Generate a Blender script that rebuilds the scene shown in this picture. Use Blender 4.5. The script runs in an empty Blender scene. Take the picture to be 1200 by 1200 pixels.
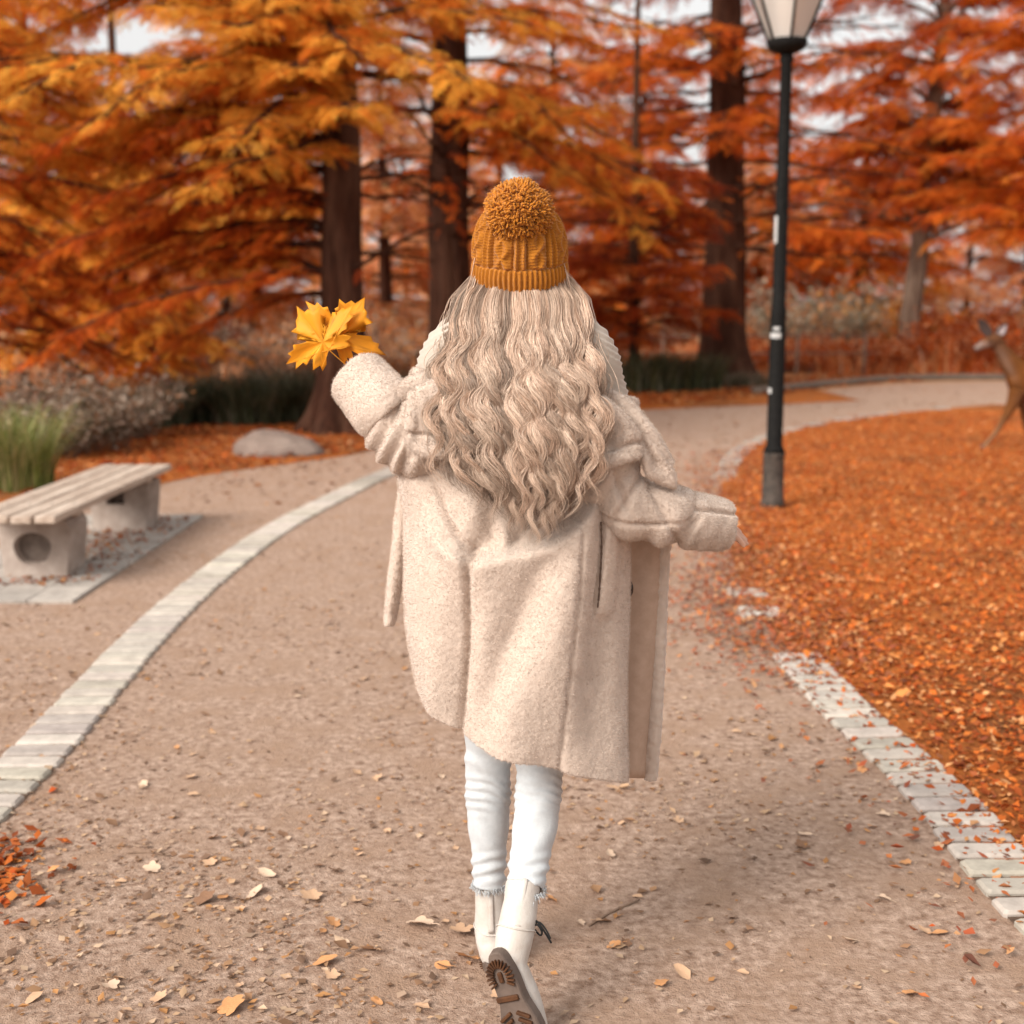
import bpy, math, random
import numpy as np
from mathutils import Vector, Matrix, noise

random.seed(7)
RNG = np.random.default_rng(11)
SC = bpy.context.scene
COL = SC.collection
R = math.radians

# ------------------------------------------------------------------ camera
CAM_H, PITCH, FOC = 1.52, R(8.9), 1500.0 / 1200.0
_cp, _sp = math.cos(PITCH), math.sin(PITCH)

def P(px, py, Y):
    """world point seen at photo position (px,py) of 1200, at distance Y"""
    u, v = (px - 600) / 1500.0, (600 - py) / 1500.0
    dy, dz = _cp + v * _sp, -_sp + v * _cp
    t = Y / dy
    return np.array((u * t, Y, CAM_H + dz * t))

def G(px, py, z=0.0):
    u, v = (px - 600) / 1500.0, (600 - py) / 1500.0
    dy, dz = _cp + v * _sp, -_sp + v * _cp
    t = (z - CAM_H) / dz
    return np.array((u * t, dy * t, z))

def proj(p):
    p = np.asarray(p, float)
    x, y, z = p[..., 0], p[..., 1], p[..., 2] - CAM_H
    d = y * _cp - z * _sp
    v = y * _sp + z * _cp
    return 600 + 1500 * x / d, 600 - 1500 * v / d

cam = bpy.data.cameras.new('camera')
cam.sensor_width = 36
cam.lens = 45
cam.clip_end = 2000
cam.clip_start = 0.05
cam.dof.use_dof = True
cam.dof.focus_distance = 2.72
cam.dof.aperture_fstop = 2.8
cam_o = bpy.data.objects.new('camera', cam)
COL.objects.link(cam_o)
cam_o.location = (0, 0, CAM_H)
cam_o.rotation_euler = (R(90) - PITCH, 0, 0)
SC.camera = cam_o

# ------------------------------------------------------------------ helpers
def wloc(o):
    l = Vector((0, 0, 0))
    while o is not None:
        l = l + o.location
        o = o.parent
    return l

def make_mesh(name, V, F, smooth=True, col=None):
    """V (n,3); F list of polygons or an (m,k) array; col per-vertex colour"""
    me = bpy.data.meshes.new(name)
    V = np.asarray(V, np.float32)
    if isinstance(F, np.ndarray):
        m, k = F.shape
        me.vertices.add(len(V))
        me.vertices.foreach_set('co', V.ravel())
        me.loops.add(m * k)
        me.loops.foreach_set('vertex_index', F.astype(np.int32).ravel())
        me.polygons.add(m)
        me.polygons.foreach_set('loop_start', np.arange(0, m * k, k, dtype=np.int32))
        me.update(calc_edges=True)
    else:
        me.from_pydata([tuple(map(float, v)) for v in V], [], [tuple(int(i) for i in f) for f in F])
    if col is not None:
        a = me.color_attributes.new('tint', 'FLOAT_COLOR', 'POINT')
        c = np.ones((len(V), 4), np.float32)
        c[:, :3] = col
        a.data.foreach_set('color', c.ravel())
    if smooth:
        me.polygons.foreach_set('use_smooth', np.ones(len(me.polygons), bool))
    me.update()
    return me

def obj(name, V, F, mat, parent=None, smooth=True, col=None, loc=None):
    V = np.asarray(V, float).reshape(-1, 3)
    if parent is not None:
        V = V - np.array(wloc(parent))
    elif loc is not None:
        V = V - np.array(loc)
    me = make_mesh(name, V, F, smooth, col)
    return link(name, me, mat, parent, loc)

def link(name, me, mat, parent=None, loc=None):
    o = bpy.data.objects.new(name, me)
    COL.objects.link(o)
    if mat is not None:
        for m in (mat if isinstance(mat, (list, tuple)) else [mat]):
            me.materials.append(m)
    if parent is not None:
        o.parent = parent
    elif loc is not None:
        o.location = loc
    return o

def tag(o, label, cat, group=None, kind=None):
    o['label'] = label
    o['category'] = cat
    if group: o['group'] = group
    if kind: o['kind'] = kind
    return o

def thing(name, label, cat, loc, group=None):
    o = bpy.data.objects.new(name, None)
    o.empty_display_size = 0.1
    COL.objects.link(o)
    o.location = tuple(float(c) for c in loc)
    return tag(o, label, cat, group)

def structure(o):
    o['kind'] = 'structure'
    return o

class MB:
    """collects polygons"""
    def __init__(s): s.V, s.F, s.n, s.C = [], [], 0, []
    def add(s, V, F, c=None):
        V = np.asarray(V, float).reshape(-1, 3)
        s.V.append(V)
        s.F += [tuple(int(i) + s.n for i in f) for f in F]
        if c is not None: s.C.append(np.tile(np.asarray(c, float), (len(V), 1)))
        s.n += len(V)
        return s
    def arr(s): return np.concatenate(s.V), s.F
    def build(s, name, mat, parent=None, smooth=True, loc=None):
        V, F = s.arr()
        return obj(name, V, F, mat, parent, smooth, np.concatenate(s.C) if s.C else None, loc)

def unit(v):
    v = np.asarray(v, float)
    return v / (np.linalg.norm(v) + 1e-12)

def catmull(pts, n):
    pts = np.asarray(pts, float)
    k = len(pts)
    p = np.vstack([2 * pts[0] - pts[1], pts, 2 * pts[-1] - pts[-2]])
    out = []
    for t in np.linspace(0, k - 1, n):
        i = min(int(t), k - 2)
        f = t - i
        a, b, c, d = p[i], p[i + 1], p[i + 2], p[i + 3]
        out.append(0.5 * ((2 * b) + (-a + c) * f + (2 * a - 5 * b + 4 * c - d) * f * f + (-a + 3 * b - 3 * c + d) * f ** 3))
    return np.array(out)

def tube(path, radii, seg=12, n=None, cap=True, hollow=0.0, flat=None, up=None):
    """swept tube; radii scalars; flat = (sx, sy) ellipse factors about 'up'"""
    path = np.asarray(path, float)
    radii = np.asarray(radii, float) * np.ones(len(path))
    if n:
        full = catmull(np.column_stack([path, radii]), n)
        path, radii = full[:, :3], np.maximum(full[:, 3], 1e-4)
    m = len(path)
    T = np.gradient(path, axis=0)
    T /= np.linalg.norm(T, axis=1)[:, None] + 1e-12
    ref = np.array(up, float) if up is not None else (np.array((0, 0, 1.)) if abs(T[0][2]) < .9 else np.array((0, 1., 0)))
    rings = []
    a = np.linspace(0, 2 * np.pi, seg, endpoint=False)
    nrm = None
    for i in range(m):
        if nrm is None or up is not None:
            nrm = unit(ref - T[i] * ref.dot(T[i]))
        else:
            nrm = unit(nrm - T[i] * nrm.dot(T[i]))
        b = np.cross(T[i], nrm)
        sx, sy = (1, 1) if flat is None else flat
        rings.append(path[i] + radii[i] * (np.cos(a)[:, None] * nrm * sy + np.sin(a)[:, None] * b * sx))
    if hollow > 0:
        last, c, t = rings[-1], path[-1], T[-1]
        rings.append(c + (last - c) * 0.90 + t * 0.004)
        rings.append(c + (last - c) * 0.78 - t * 0.004)
        rings.append(c + (last - c) * 0.74 - t * hollow)
        m += 3
    V = np.concatenate(rings)
    F = []
    for i in range(m - 1):
        for j in range(seg):
            k = (j + 1) % seg
            F.append((i * seg + j, i * seg + k, (i + 1) * seg + k, (i + 1) * seg + j))
    if cap:
        F.append(tuple(range(seg))[::-1])
        F.append(tuple((m - 1) * seg + j for j in range(seg)))
    return V, F

def ellipsoid(c, r, rot=None, nu=20, nv=12):
    V, F = [], []
    for i in range(nv + 1):
        th = math.pi * i / nv
        for j in range(nu):
            ph = 2 * math.pi * j / nu
            V.append((math.sin(th) * math.cos(ph), math.sin(th) * math.sin(ph), math.cos(th)))
    V = np.array(V) * np.array(r)
    if rot is not None: V = V @ np.array(rot).T
    V = V + np.array(c)
    for i in range(nv):
        for j in range(nu):
            k = (j + 1) % nu
            F.append((i * nu + j, (i + 1) * nu + j, (i + 1) * nu + k, i * nu + k))
    return V, F

def box(c, s, bev=0.0, rotz=0.0, taper=(1, 1)):
    hx, hy, hz = np.array(s) / 2.0
    b = min(bev, hx * .9, hy * .9, hz * .9)
    def ring(x, y, z):
        if b <= 0: return [(-x, -y, z), (x, -y, z), (x, y, z), (-x, y, z)]
        return [(-x + b, -y, z), (x - b, -y, z), (x, -y + b, z), (x, y - b, z), (x - b, y, z), (-x + b, y, z), (-x, y - b, z), (-x, -y + b, z)]
    if b > 0:
        lv = [(hx - b, hy - b, -hz), (hx, hy, -hz + b), (hx, hy, hz - b), (hx - b, hy - b, hz)]
    else:
        lv = [(hx, hy, -hz), (hx, hy, hz)]
    V = []
    for x, y, z in lv:
        f = (z + hz) / (2 * hz)
        sx, sy = 1 + (taper[0] - 1) * f, 1 + (taper[1] - 1) * f
        V += [(p[0] * sx, p[1] * sy, p[2]) for p in ring(x, y, z)]
    k = 8 if b > 0 else 4
    m = len(lv)
    F = [tuple(range(k))[::-1], tuple((m - 1) * k + j for j in range(k))]
    for i in range(m - 1):
        for j in range(k):
            q = (j + 1) % k
            F.append((i * k + j, i * k + q, (i + 1) * k + q, (i + 1) * k + j))
    V = np.array(V)
    cz, sz = math.cos(rotz), math.sin(rotz)
    V = V @ np.array([[cz, sz, 0], [-sz, cz, 0], [0, 0, 1]])
    return V + np.array(c), F

def lathe(prof, c, seg=24):
    """prof [(r,z)] about the vertical through c"""
    V, F = [], []
    for r, z in prof:
        for j in range(seg):
            a = 2 * math.pi * j / seg
            V.append((c[0] + r * math.cos(a), c[1] + r * math.sin(a), c[2] + z))
    m = len(prof)
    for i in range(m - 1):
        for j in range(seg):
            k = (j + 1) % seg
            F.append((i * seg + j, i * seg + k, (i + 1) * seg + k, (i + 1) * seg + j))
    F.append(tuple(range(seg))[::-1]); F.append(tuple((m - 1) * seg + j for j in range(seg)))
    return np.array(V), F

def grid_faces(m, n, wrap=False):
    F = []
    for i in range(m - 1):
        for j in range(n if wrap else n - 1):
            k = (j + 1) % n
            F.append((i * n + j, i * n + k, (i + 1) * n + k, (i + 1) * n + j))
    return F

def fused(V, F, voxel, smooth=4, factor=0.5):
    """one continuous surface from overlapping closed shapes"""
    me = make_mesh('tmp', V, F, True)
    o = bpy.data.objects.new('tmp', me)
    COL.objects.link(o)
    r = o.modifiers.new('r', 'REMESH'); r.mode = 'VOXEL'; r.voxel_size = voxel; r.adaptivity = 0
    if smooth:
        s = o.modifiers.new('s', 'SMOOTH'); s.iterations = smooth; s.factor = factor
    dg = bpy.context.evaluated_depsgraph_get()
    ev = o.evaluated_get(dg)
    m2 = ev.to_mesh()
    n = len(m2.vertices)
    co = np.empty(n * 3, np.float32); m2.vertices.foreach_get('co', co)
    no = np.empty(n * 3, np.float32); m2.vertices.foreach_get('normal', no)
    k = len(m2.polygons)
    assert len(m2.loops) == 4 * k, 'quads expected'
    fi = np.empty(4 * k, np.int32); m2.loops.foreach_get('vertex_index', fi)
    ev.to_mesh_clear()
    bpy.data.objects.remove(o); bpy.data.meshes.remove(me)
    return co.reshape(-1, 3).astype(float), no.reshape(-1, 3).astype(float), fi.reshape(-1, 4)

def join(*shapes):
    m = MB()
    for V, F in shapes: m.add(V, F)
    return m.arr()

def fnoise(V, scale, seed=0.0):
    s = Vector((seed * 13.7, seed * 7.1, seed * 3.3))
    return np.array([noise.noise(Vector(v) * scale + s) for v in V])

# ------------------------------------------------------------------ materials
def nt(name):
    m = bpy.data.materials.new(name)
    m.use_nodes = True
    t = m.node_tree
    return m, t, t.nodes, t.links, t.nodes['Principled BSDF']

def mat(name, c1, c2=None, scale=20, rough=.8, bump=0.0, bscale=None, detail=6, c3=None, scale3=2.0, spec=.3,
        sheen=0, metal=0, stretch=None, bdist=.01):
    m, t, N, L, B = nt(name)
    tc = N.new('ShaderNodeTexCoord')
    src = tc.outputs['Object']
    if stretch:
        mp = N.new('ShaderNodeMapping'); mp.inputs['Scale'].default_value = stretch
        L.new(src, mp.inputs['Vector']); src = mp.outputs['Vector']
    B.inputs['Roughness'].default_value = rough
    B.inputs['Specular IOR Level'].default_value = spec
    B.inputs['Metallic'].default_value = metal
    if sheen:
        B.inputs['Sheen Weight'].default_value = sheen
        B.inputs['Sheen Roughness'].default_value = .5
    def nz(sc, d=detail):
        n = N.new('ShaderNodeTexNoise'); n.inputs['Scale'].default_value = sc; n.inputs['Detail'].default_value = d
        n.inputs['Roughness'].default_value = .65
        L.new(src, n.inputs['Vector']); return n
    def ramp(n, a, b):
        r = N.new('ShaderNodeMapRange'); r.inputs['From Min'].default_value = a; r.inputs['From Max'].default_value = b
        L.new(n.outputs['Fac'], r.inputs['Value']); return r.outputs['Result']
    if c2 is None:
        B.inputs['Base Color'].default_value = (*c1, 1)
    else:
        mx = N.new('ShaderNodeMix'); mx.data_type = 'RGBA'
        mx.inputs['A'].default_value = (*c1, 1); mx.inputs['B'].default_value = (*c2, 1)
        L.new(ramp(nz(scale), .35, .65), mx.inputs['Factor'])
        out = mx.outputs['Result']
        if c3 is not None:
            m2 = N.new('ShaderNodeMix'); m2.data_type = 'RGBA'
            L.new(out, m2.inputs['A']); m2.inputs['B'].default_value = (*c3, 1)
            L.new(ramp(nz(scale3, 4), .45, .68), m2.inputs['Factor'])
            out = m2.outputs['Result']
        L.new(out, B.inputs['Base Color'])
    if bump:
        b = N.new('ShaderNodeBump'); b.inputs['Strength'].default_value = bump; b.inputs['Distance'].default_value = bdist
        L.new(nz(bscale or scale * 2).outputs['Fac'], b.inputs['Height'])
        L.new(b.outputs['Normal'], B.inputs['Normal'])
    return m

def tint_mat(name, rough=.7, trans=.35, spec=.2, nscale=0, gain=1.0):
    """colour from the mesh's own per-leaf / per-strand tint"""
    m, t, N, L, B = nt(name)
    a = N.new('ShaderNodeAttribute'); a.attribute_name = 'tint'
    B.inputs['Roughness'].default_value = rough
    B.inputs['Specular IOR Level'].default_value = spec
    L.new(a.outputs['Color'], B.inputs['Base Color'])
    if nscale:      # stains and pitting of stone
        tc = N.new('ShaderNodeTexCoord'); n1 = N.new('ShaderNodeTexNoise'); n1.inputs['Scale'].default_value = nscale; n1.inputs['Detail'].default_value = 8
        n1.inputs['Roughness'].default_value = .7
        L.new(tc.outputs['Object'], n1.inputs['Vector'])
        mr = N.new('ShaderNodeMapRange'); mr.inputs['From Min'].default_value = .3; mr.inputs['From Max'].default_value = .62
        mr.inputs['To Min'].default_value = .72; mr.inputs['To Max'].default_value = 1.08
        L.new(n1.outputs['Fac'], mr.inputs['Value'])
        mx0 = N.new('ShaderNodeMix'); mx0.data_type = 'RGBA'; mx0.blend_type = 'MULTIPLY'; mx0.inputs['Factor'].default_value = 1
        L.new(a.outputs['Color'], mx0.inputs['A']); L.new(mr.outputs['Result'], mx0.inputs['B']); L.new(mx0.outputs['Result'], B.inputs['Base Color'])
        b0 = N.new('ShaderNodeBump'); b0.inputs['Strength'].default_value = .5; b0.inputs['Distance'].default_value = .006
        L.new(n1.outputs['Fac'], b0.inputs['Height']); L.new(b0.outputs['Normal'], B.inputs['Normal'])
    if trans:
        tr = N.new('ShaderNodeBsdfTranslucent'); L.new(a.outputs['Color'], tr.inputs['Color'])
        mx = N.new('ShaderNodeMixShader'); mx.inputs['Fac'].default_value = trans
        L.new(B.outputs['BSDF'], mx.inputs[1]); L.new(tr.outputs['BSDF'], mx.inputs[2])
        L.new(mx.outputs['Shader'], N['Material Output'].inputs['Surface'])
    return m

# ------------------------------------------------------------------ daylight
SUN_DIR = unit((-0.62, -0.60, 0.66))     # towards the sun
elev = math.asin(SUN_DIR[2]); azim = math.atan2(SUN_DIR[0], SUN_DIR[1])
w = bpy.data.worlds.new('World'); SC.world = w; w.use_nodes = True
wn, wl = w.node_tree.nodes, w.node_tree.links
sky = wn.new('ShaderNodeTexSky'); sky.sky_type = 'NISHITA'; sky.sun_disc = False
sky.sun_elevation = elev; sky.sun_rotation = azim
sky.air_density = 1.2; sky.dust_density = 5.0; sky.ozone_density = 1.0
hs = wn.new('ShaderNodeHueSaturation'); hs.inputs['Saturation'].default_value = .10
wl.new(sky.outputs['Color'], hs.inputs['Color'])
bg = wn['Background']; bg.inputs['Strength'].default_value = .12
ov = wn.new('ShaderNodeMix'); ov.data_type = 'RGBA'      # thin bright overcast over the blue
ov.inputs['Factor'].default_value = .42; ov.inputs['B'].default_value = (8.2, 8.0, 7.8, 1)
wl.new(hs.outputs['Color'], ov.inputs['A'])
wl.new(ov.outputs['Result'], bg.inputs['Color'])
sl = bpy.data.lights.new('sun', 'SUN'); sl.energy = 3.0; sl.angle = R(28); sl.color = (1, .92, .82)
so = bpy.data.objects.new('sun', sl); COL.objects.link(so)
so.rotation_euler = Vector(tuple(SUN_DIR)).to_track_quat('Z', 'Y').to_euler()
SC.view_settings.view_transform = 'Standard'; SC.view_settings.look = 'None'
SC.view_settings.exposure = 0.5; SC.view_settings.gamma = 1.0
SC.view_settings.use_curve_mapping = False
SC.cycles.max_bounces = 8
SC.cycles.transparent_max_bounces = 4
# ================================================================== the ground
GRAVEL = mat('gravel', (.25, .155, .108), (.53, .38, .295), scale=34, rough=.95, bump=1.0, bscale=110, c3=(.36, .235, .165), scale3=4.5, spec=.1, bdist=.012)
LITTER_BASE = mat('litter_soil', (.30, .085, .02), (.42, .14, .035), scale=24, rough=.95, bump=.8, bscale=60, c3=(.15, .06, .025), scale3=.7, spec=.05)
FIELD = mat('dry_field', (.40, .20, .09), (.50, .29, .15), scale=3, rough=.95, bump=.5, bscale=10, c3=(.28, .14, .07), scale3=.3, spec=.05)

def ground_sheet(name, x0, x1, y0, y1, step, z, m, amp=.0):
    nx, ny = max(2, int((x1 - x0) / step)), max(2, int((y1 - y0) / step))
    X, Y = np.meshgrid(np.linspace(x0, x1, nx), np.linspace(y0, y1, ny))
    V = np.column_stack([X.ravel(), Y.ravel(), np.full(X.size, z)])
    return structure(obj(name, V, np.array(grid_faces(ny, nx)), m))

def poly_sheet(name, pts, z, m):
    V = [(p[0], p[1], z) for p in pts]
    return structure(obj(name, V, [tuple(range(len(V)))], m, smooth=False))

ground_sheet('ground', -400, 400, -60, 900, 40, 0.0, FIELD)

left_line = [(-150, 1085), (-60, 985), (30, 900), (64, 865), (122, 800), (185, 733), (235, 688), (275, 656), (330, 618), (398, 582), (450, 557), (520, 530), (600, 507), (680, 490)]
right_line = [(1420, 1290), (1300, 1150), (1215, 1065), (1167, 1013), (1120, 957), (1067, 903), (1007, 850), (962, 803), (925, 763), (895, 727), (872, 690), (855, 645), (847, 600), (848, 562), (868, 530), (915, 508), (1000, 491), (1100, 480), (1200, 472), (1340, 466)]
LL = catmull([G(*p) for p in left_line], 400)
RL = catmull([G(*p) for p in right_line], 700)

# gravel: everything this side of the leaf beds, and the branch of the path going off to the right
gp = [(-14, -8), (14, -8), (14, 2)]
RLo = RL[::6]
far_edge = [G(1420, 447), G(1200, 447), G(1060, 450), G(960, 458), G(880, 468), G(800, 476), G(730, 482), G(640, 488), G(560, 496), G(480, 512),
            G(420, 532), G(330, 545), G(250, 556), G(190, 568), G(120, 590), G(0, 640)]
path_pts = [(-14, -8), (14, -8), (14, 1.2)] + [(p[0], p[1]) for p in RLo if p[1] > 1.2] + [(p[0], p[1]) for p in catmull(far_edge, 80)] + [(-14, 6.3)]
poly_sheet('gravel_path', path_pts, .004, GRAVEL)

# leaf covered lawn right of the kerb
lawn_pts = [(p[0] + .0, p[1]) for p in RLo if p[1] > 1.0] + [(16, RL[-1][1]), (16, 1.0)]
poly_sheet('lawn', lawn_pts, .010, LITTER_BASE)
# leaf bed behind bench and boulder
bed = [(p[0], p[1]) for p in catmull(far_edge[6:], 60)] + [(-9, 6.6), (-22, 8), (-22, 30), (6, 34), (6, far_edge[5][1] + 1.2)]
poly_sheet('leaf_bed', bed, .009, LITTER_BASE)

# kerbs of pale setts, each sett a real block
SETT = tint_mat('kerb_stone', rough=.9, trans=0, spec=.15, nscale=14)
JOINT = mat('joint_soil', (.085, .055, .04), (.15, .10, .07), 60, .95, bump=.4, bscale=120, spec=.05)
def kerb(name, line, width, keep, keep_all=True):
    seg = np.linalg.norm(np.diff(line, axis=0), axis=1)
    s = np.concatenate([[0], np.cumsum(seg)])
    mb = MB(); rnd = random.Random(5)
    k = .0
    while k < s[-1]:
        p = np.array([np.interp(k, s, line[:, i]) for i in range(3)])
        q = np.array([np.interp(min(k + .05, s[-1]), s, line[:, i]) for i in range(3)])
        t = unit(q - p)
        if keep(p, rnd):
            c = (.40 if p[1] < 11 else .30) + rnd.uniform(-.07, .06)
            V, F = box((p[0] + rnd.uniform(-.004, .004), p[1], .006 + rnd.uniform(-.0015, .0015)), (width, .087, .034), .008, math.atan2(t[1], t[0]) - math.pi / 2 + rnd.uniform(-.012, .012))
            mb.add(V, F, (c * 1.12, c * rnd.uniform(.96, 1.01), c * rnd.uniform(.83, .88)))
        k += .114
    ids = [i for i in range(0, len(line), 2) if keep_all or line[i][1] < 5.4]
    bv, bf = [], []
    for i in ids:
        t = unit(line[min(i + 1, len(line) - 1)] - line[max(i - 1, 0)]); nrm = np.array((t[1], -t[0], 0)) * (width / 2 - .004)
        bv += [line[i] - nrm + (0, 0, .0085), line[i] + nrm + (0, 0, .0085)]
    for i in range(len(ids) - 1): bf.append((2 * i, 2 * i + 1, 2 * i + 3, 2 * i + 2))
    structure(obj('kerb_bed', bv, bf, JOINT, smooth=False))
    return structure(mb.build(name, SETT, smooth=False))
kerb('left_kerb', LL, .22, lambda p, r: p[1] < 15 )
def keep_r(p, r):
    if p[1] < 5.5: return True
    if p[1] < 6.9: return r.random() < .75 - .45 * (p[1] - 5.5)
    if p[1] < 11.5: return False
    if p[1] < 14: return r.random() < .75
    return r.random() < .3
kerb('right_kerb', RL, .215, keep_r, False)

# ------------------------------------------------------------------ leaves on the ground
LEAF = tint_mat('dead_leaf', rough=.75, trans=.25, spec=.2)
ORANGES = np.array([(.52, .125, .02), (.55, .135, .022), (.42, .075, .013), (.60, .24, .07), (.34, .075, .016), (.52, .155, .03), (.62, .31, .13), (.47, .115, .02), (.24, .06, .02), (.40, .11, .03)])
def leaf_scatter(name, xy, size, cols, label, z0=.014, lift=.5):
    n = len(xy)
    a = RNG.uniform(0, 2 * np.pi, n); s = size
    # six point curled leaf: base, two shoulders, tip, plus a mid rib
    T = np.array([(-.5, 0, 0), (-.05, .36, .12), (.55, 0, .06), (-.05, -.36, .12), (.05, 0, -.04)])
    Fc = np.array([(0, 4, 1), (1, 4, 2), (2, 4, 3), (3, 4, 0)])
    V = T[None] * s[:, None, None] * np.stack([np.ones(n), RNG.uniform(.6, 1.2, n), RNG.uniform(-1.4, 1.9, n)], 1)[:, None, :]
    tx, ty = RNG.normal(0, lift, n), RNG.normal(0, lift, n)
    V[..., 2] += V[..., 0] * tx[:, None] * .6 + V[..., 1] * ty[:, None] * .6
    ca, sa = np.cos(a), np.sin(a)
    x = V[..., 0] * ca[:, None] - V[..., 1] * sa[:, None]; y = V[..., 0] * sa[:, None] + V[..., 1] * ca[:, None]
    z = V[..., 2] - V[..., 2].min(1)[:, None] + z0 + RNG.uniform(0, .008, n)[:, None]
    W = np.stack([x + xy[:, 0:1], y + xy[:, 1:2], z], -1).reshape(-1, 3)
    F = (Fc[None] + (np.arange(n) * 5)[:, None, None]).reshape(-1, 3)
    c = np.repeat(cols, 5, 0)
    o = obj(name, W, F, LEAF, smooth=False, col=c)
    return tag(o, label, 'leaf litter', kind='stuff')

def in_right(xy, margin=0.0):
    """right of the kerb line"""
    o = np.argsort(RL[:, 1])
    m = (RL[:, 1] < 13.2)
    kx = np.interp(xy[:, 1], np.maximum.accumulate(RL[m][:, 1]), RL[m][:, 0])
    up = RL[RL[:, 1] >= 13.0]; oo = np.argsort(up[:, 0])
    top = np.interp(xy[:, 0], up[oo][:, 0], up[oo][:, 1])
    return (xy[:, 0] > kx + margin) & (xy[:, 1] < top - margin)

n = 190000
yy = RNG.uniform(2.4, 19.5, n); xx = RNG.uniform(0, 1, n) * (1.2 + .47 * yy) + .6
xy = np.column_stack([xx, yy])
edge = RNG.normal(0.10, .12, n)
xy = xy[in_right(xy, edge)][:95000]
cl = ORANGES[RNG.integers(0, len(ORANGES), len(xy))] * RNG.uniform(.8, 1.3, (len(xy), 1))
leaf_scatter('lawn_leaves', xy, RNG.uniform(.012, .038, len(xy)) * np.where(RNG.random(len(xy)) < .06, 1.5, 1), cl, 'orange fallen leaves covering the lawn right of the kerb')
# a loose band of leaves that has drifted over the kerb and the path edge
n = 22000
k = RNG.integers(0, len(RL), n); xy = RL[k][:, :2] + np.column_stack([RNG.normal(.02, .24, n), RNG.normal(0, .25, n)])
near_gap = (xy[:, 1] > 5.3) & (xy[:, 1] < 14)
xy = xy[((xy[:, 1] > 5.4 + RNG.normal(0, .4, n)) & (xy[:, 1] < 14)) | (RNG.random(n) < .045)]
cl = ORANGES[RNG.integers(0, len(ORANGES), len(xy))] * RNG.uniform(.55, 1.05, (len(xy), 1)) * .9 + .03
leaf_scatter('kerb_leaves', xy, RNG.uniform(.012, .04, len(xy)), cl, 'brown and orange leaf scraps drifted over the right kerb')
# bed on the left
n = 30000
xy = np.column_stack([RNG.uniform(-9, 1.2, n), RNG.uniform(10.5, 24, n)])
fe = catmull(far_edge[6:], 60); fo = np.argsort(fe[:, 0])
lim = np.interp(xy[:, 0], fe[fo][:, 0], fe[fo][:, 1])
xy = xy[xy[:, 1] > lim + RNG.normal(.1, .25, n)][:17000]
cl = ORANGES[RNG.integers(0, len(ORANGES), len(xy))] * RNG.uniform(.55, 1.0, (len(xy), 1)) * np.array((.9, .85, .9))
leaf_scatter('bed_leaves', xy, RNG.uniform(.04, .09, len(xy)), cl, 'rust coloured leaves on the bed behind the bench')
# far verge right of the person
n = 9000
xy = np.column_stack([RNG.uniform(.5, 9, n), RNG.uniform(19, 31, n)])
lim = np.interp(xy[:, 0], fe[fo][:, 0], fe[fo][:, 1])
fe2 = catmull(far_edge[:8], 60); f2 = np.argsort(fe2[:, 0])
lim = np.interp(xy[:, 0], fe2[f2][:, 0], fe2[f2][:, 1])
xy = xy[xy[:, 1] > lim + .2]
cl = ORANGES[RNG.integers(0, len(ORANGES), len(xy))] * RNG.uniform(.5, .9, (len(xy), 1))
leaf_scatter('verge_leaves', xy, RNG.uniform(.06, .12, len(xy)), cl, 'rust leaves on the far verge under the trees')
# bits of leaf and grit on the gravel
TANS = np.array([(.55, .36, .22), (.42, .24, .13), (.62, .44, .30), (.30, .17, .10), (.50, .25, .10), (.50, .35, .25), (.20, .12, .08), (.26, .15, .09), (.36, .20, .11)])
n = 44000
yy = 2.0 + 11 * RNG.random(n) ** 1.7; xy = np.column_stack([RNG.uniform(-.5, .5, n) * (1.6 + .9 * yy), yy])
keep = ~in_right(xy, -.05) & (fnoise(np.column_stack([xy, np.zeros(n)]), 1.3, 2) + RNG.normal(0, .35, n) > -.05)
xy = xy[keep]
cl = TANS[RNG.integers(0, len(TANS), len(xy))] * RNG.uniform(.7, 1.05, (len(xy), 1))
leaf_scatter('path_scraps', xy, RNG.uniform(.006, .026, len(xy)) * np.where(RNG.random(len(xy)) < .08, 1.7, 1), cl, 'small leaf scraps and grit scattered over the gravel path', z0=.004, lift=.25)
# dull leaves on the far bend of the path
n = 5200
yy = RNG.uniform(10, 26, n); xy = np.column_stack([RNG.uniform(-.25, .5, n) * yy, yy])
xy = xy[~in_right(xy, -.05)]; xy = xy[fnoise(np.column_stack([xy, np.zeros(len(xy))]), .6, 5) + RNG.normal(0, .3, len(xy)) > .0]
cl = TANS[RNG.integers(0, len(TANS), len(xy))] * np.array((.9, .72, .6)) * RNG.uniform(.6, 1.0, (len(xy), 1))
leaf_scatter('bend_leaves', xy, RNG.uniform(.03, .075, len(xy)), cl, 'dull brown leaves scattered over the far bend of the path', z0=.006, lift=.25)
# little orange drift at the left edge of the picture
n = 420
c0 = G(-10, 1040); xy = c0[:2] + np.column_stack([RNG.normal(-.08, .10, n), RNG.normal(0, .16, n)])
cl = ORANGES[RNG.integers(0, len(ORANGES), n)] * RNG.uniform(.7, 1.1, (n, 1))
leaf_scatter('leaf_drift', xy, RNG.uniform(.02, .05, n), cl, 'small drift of orange leaves at the path edge, lower left', z0=.005)

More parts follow.
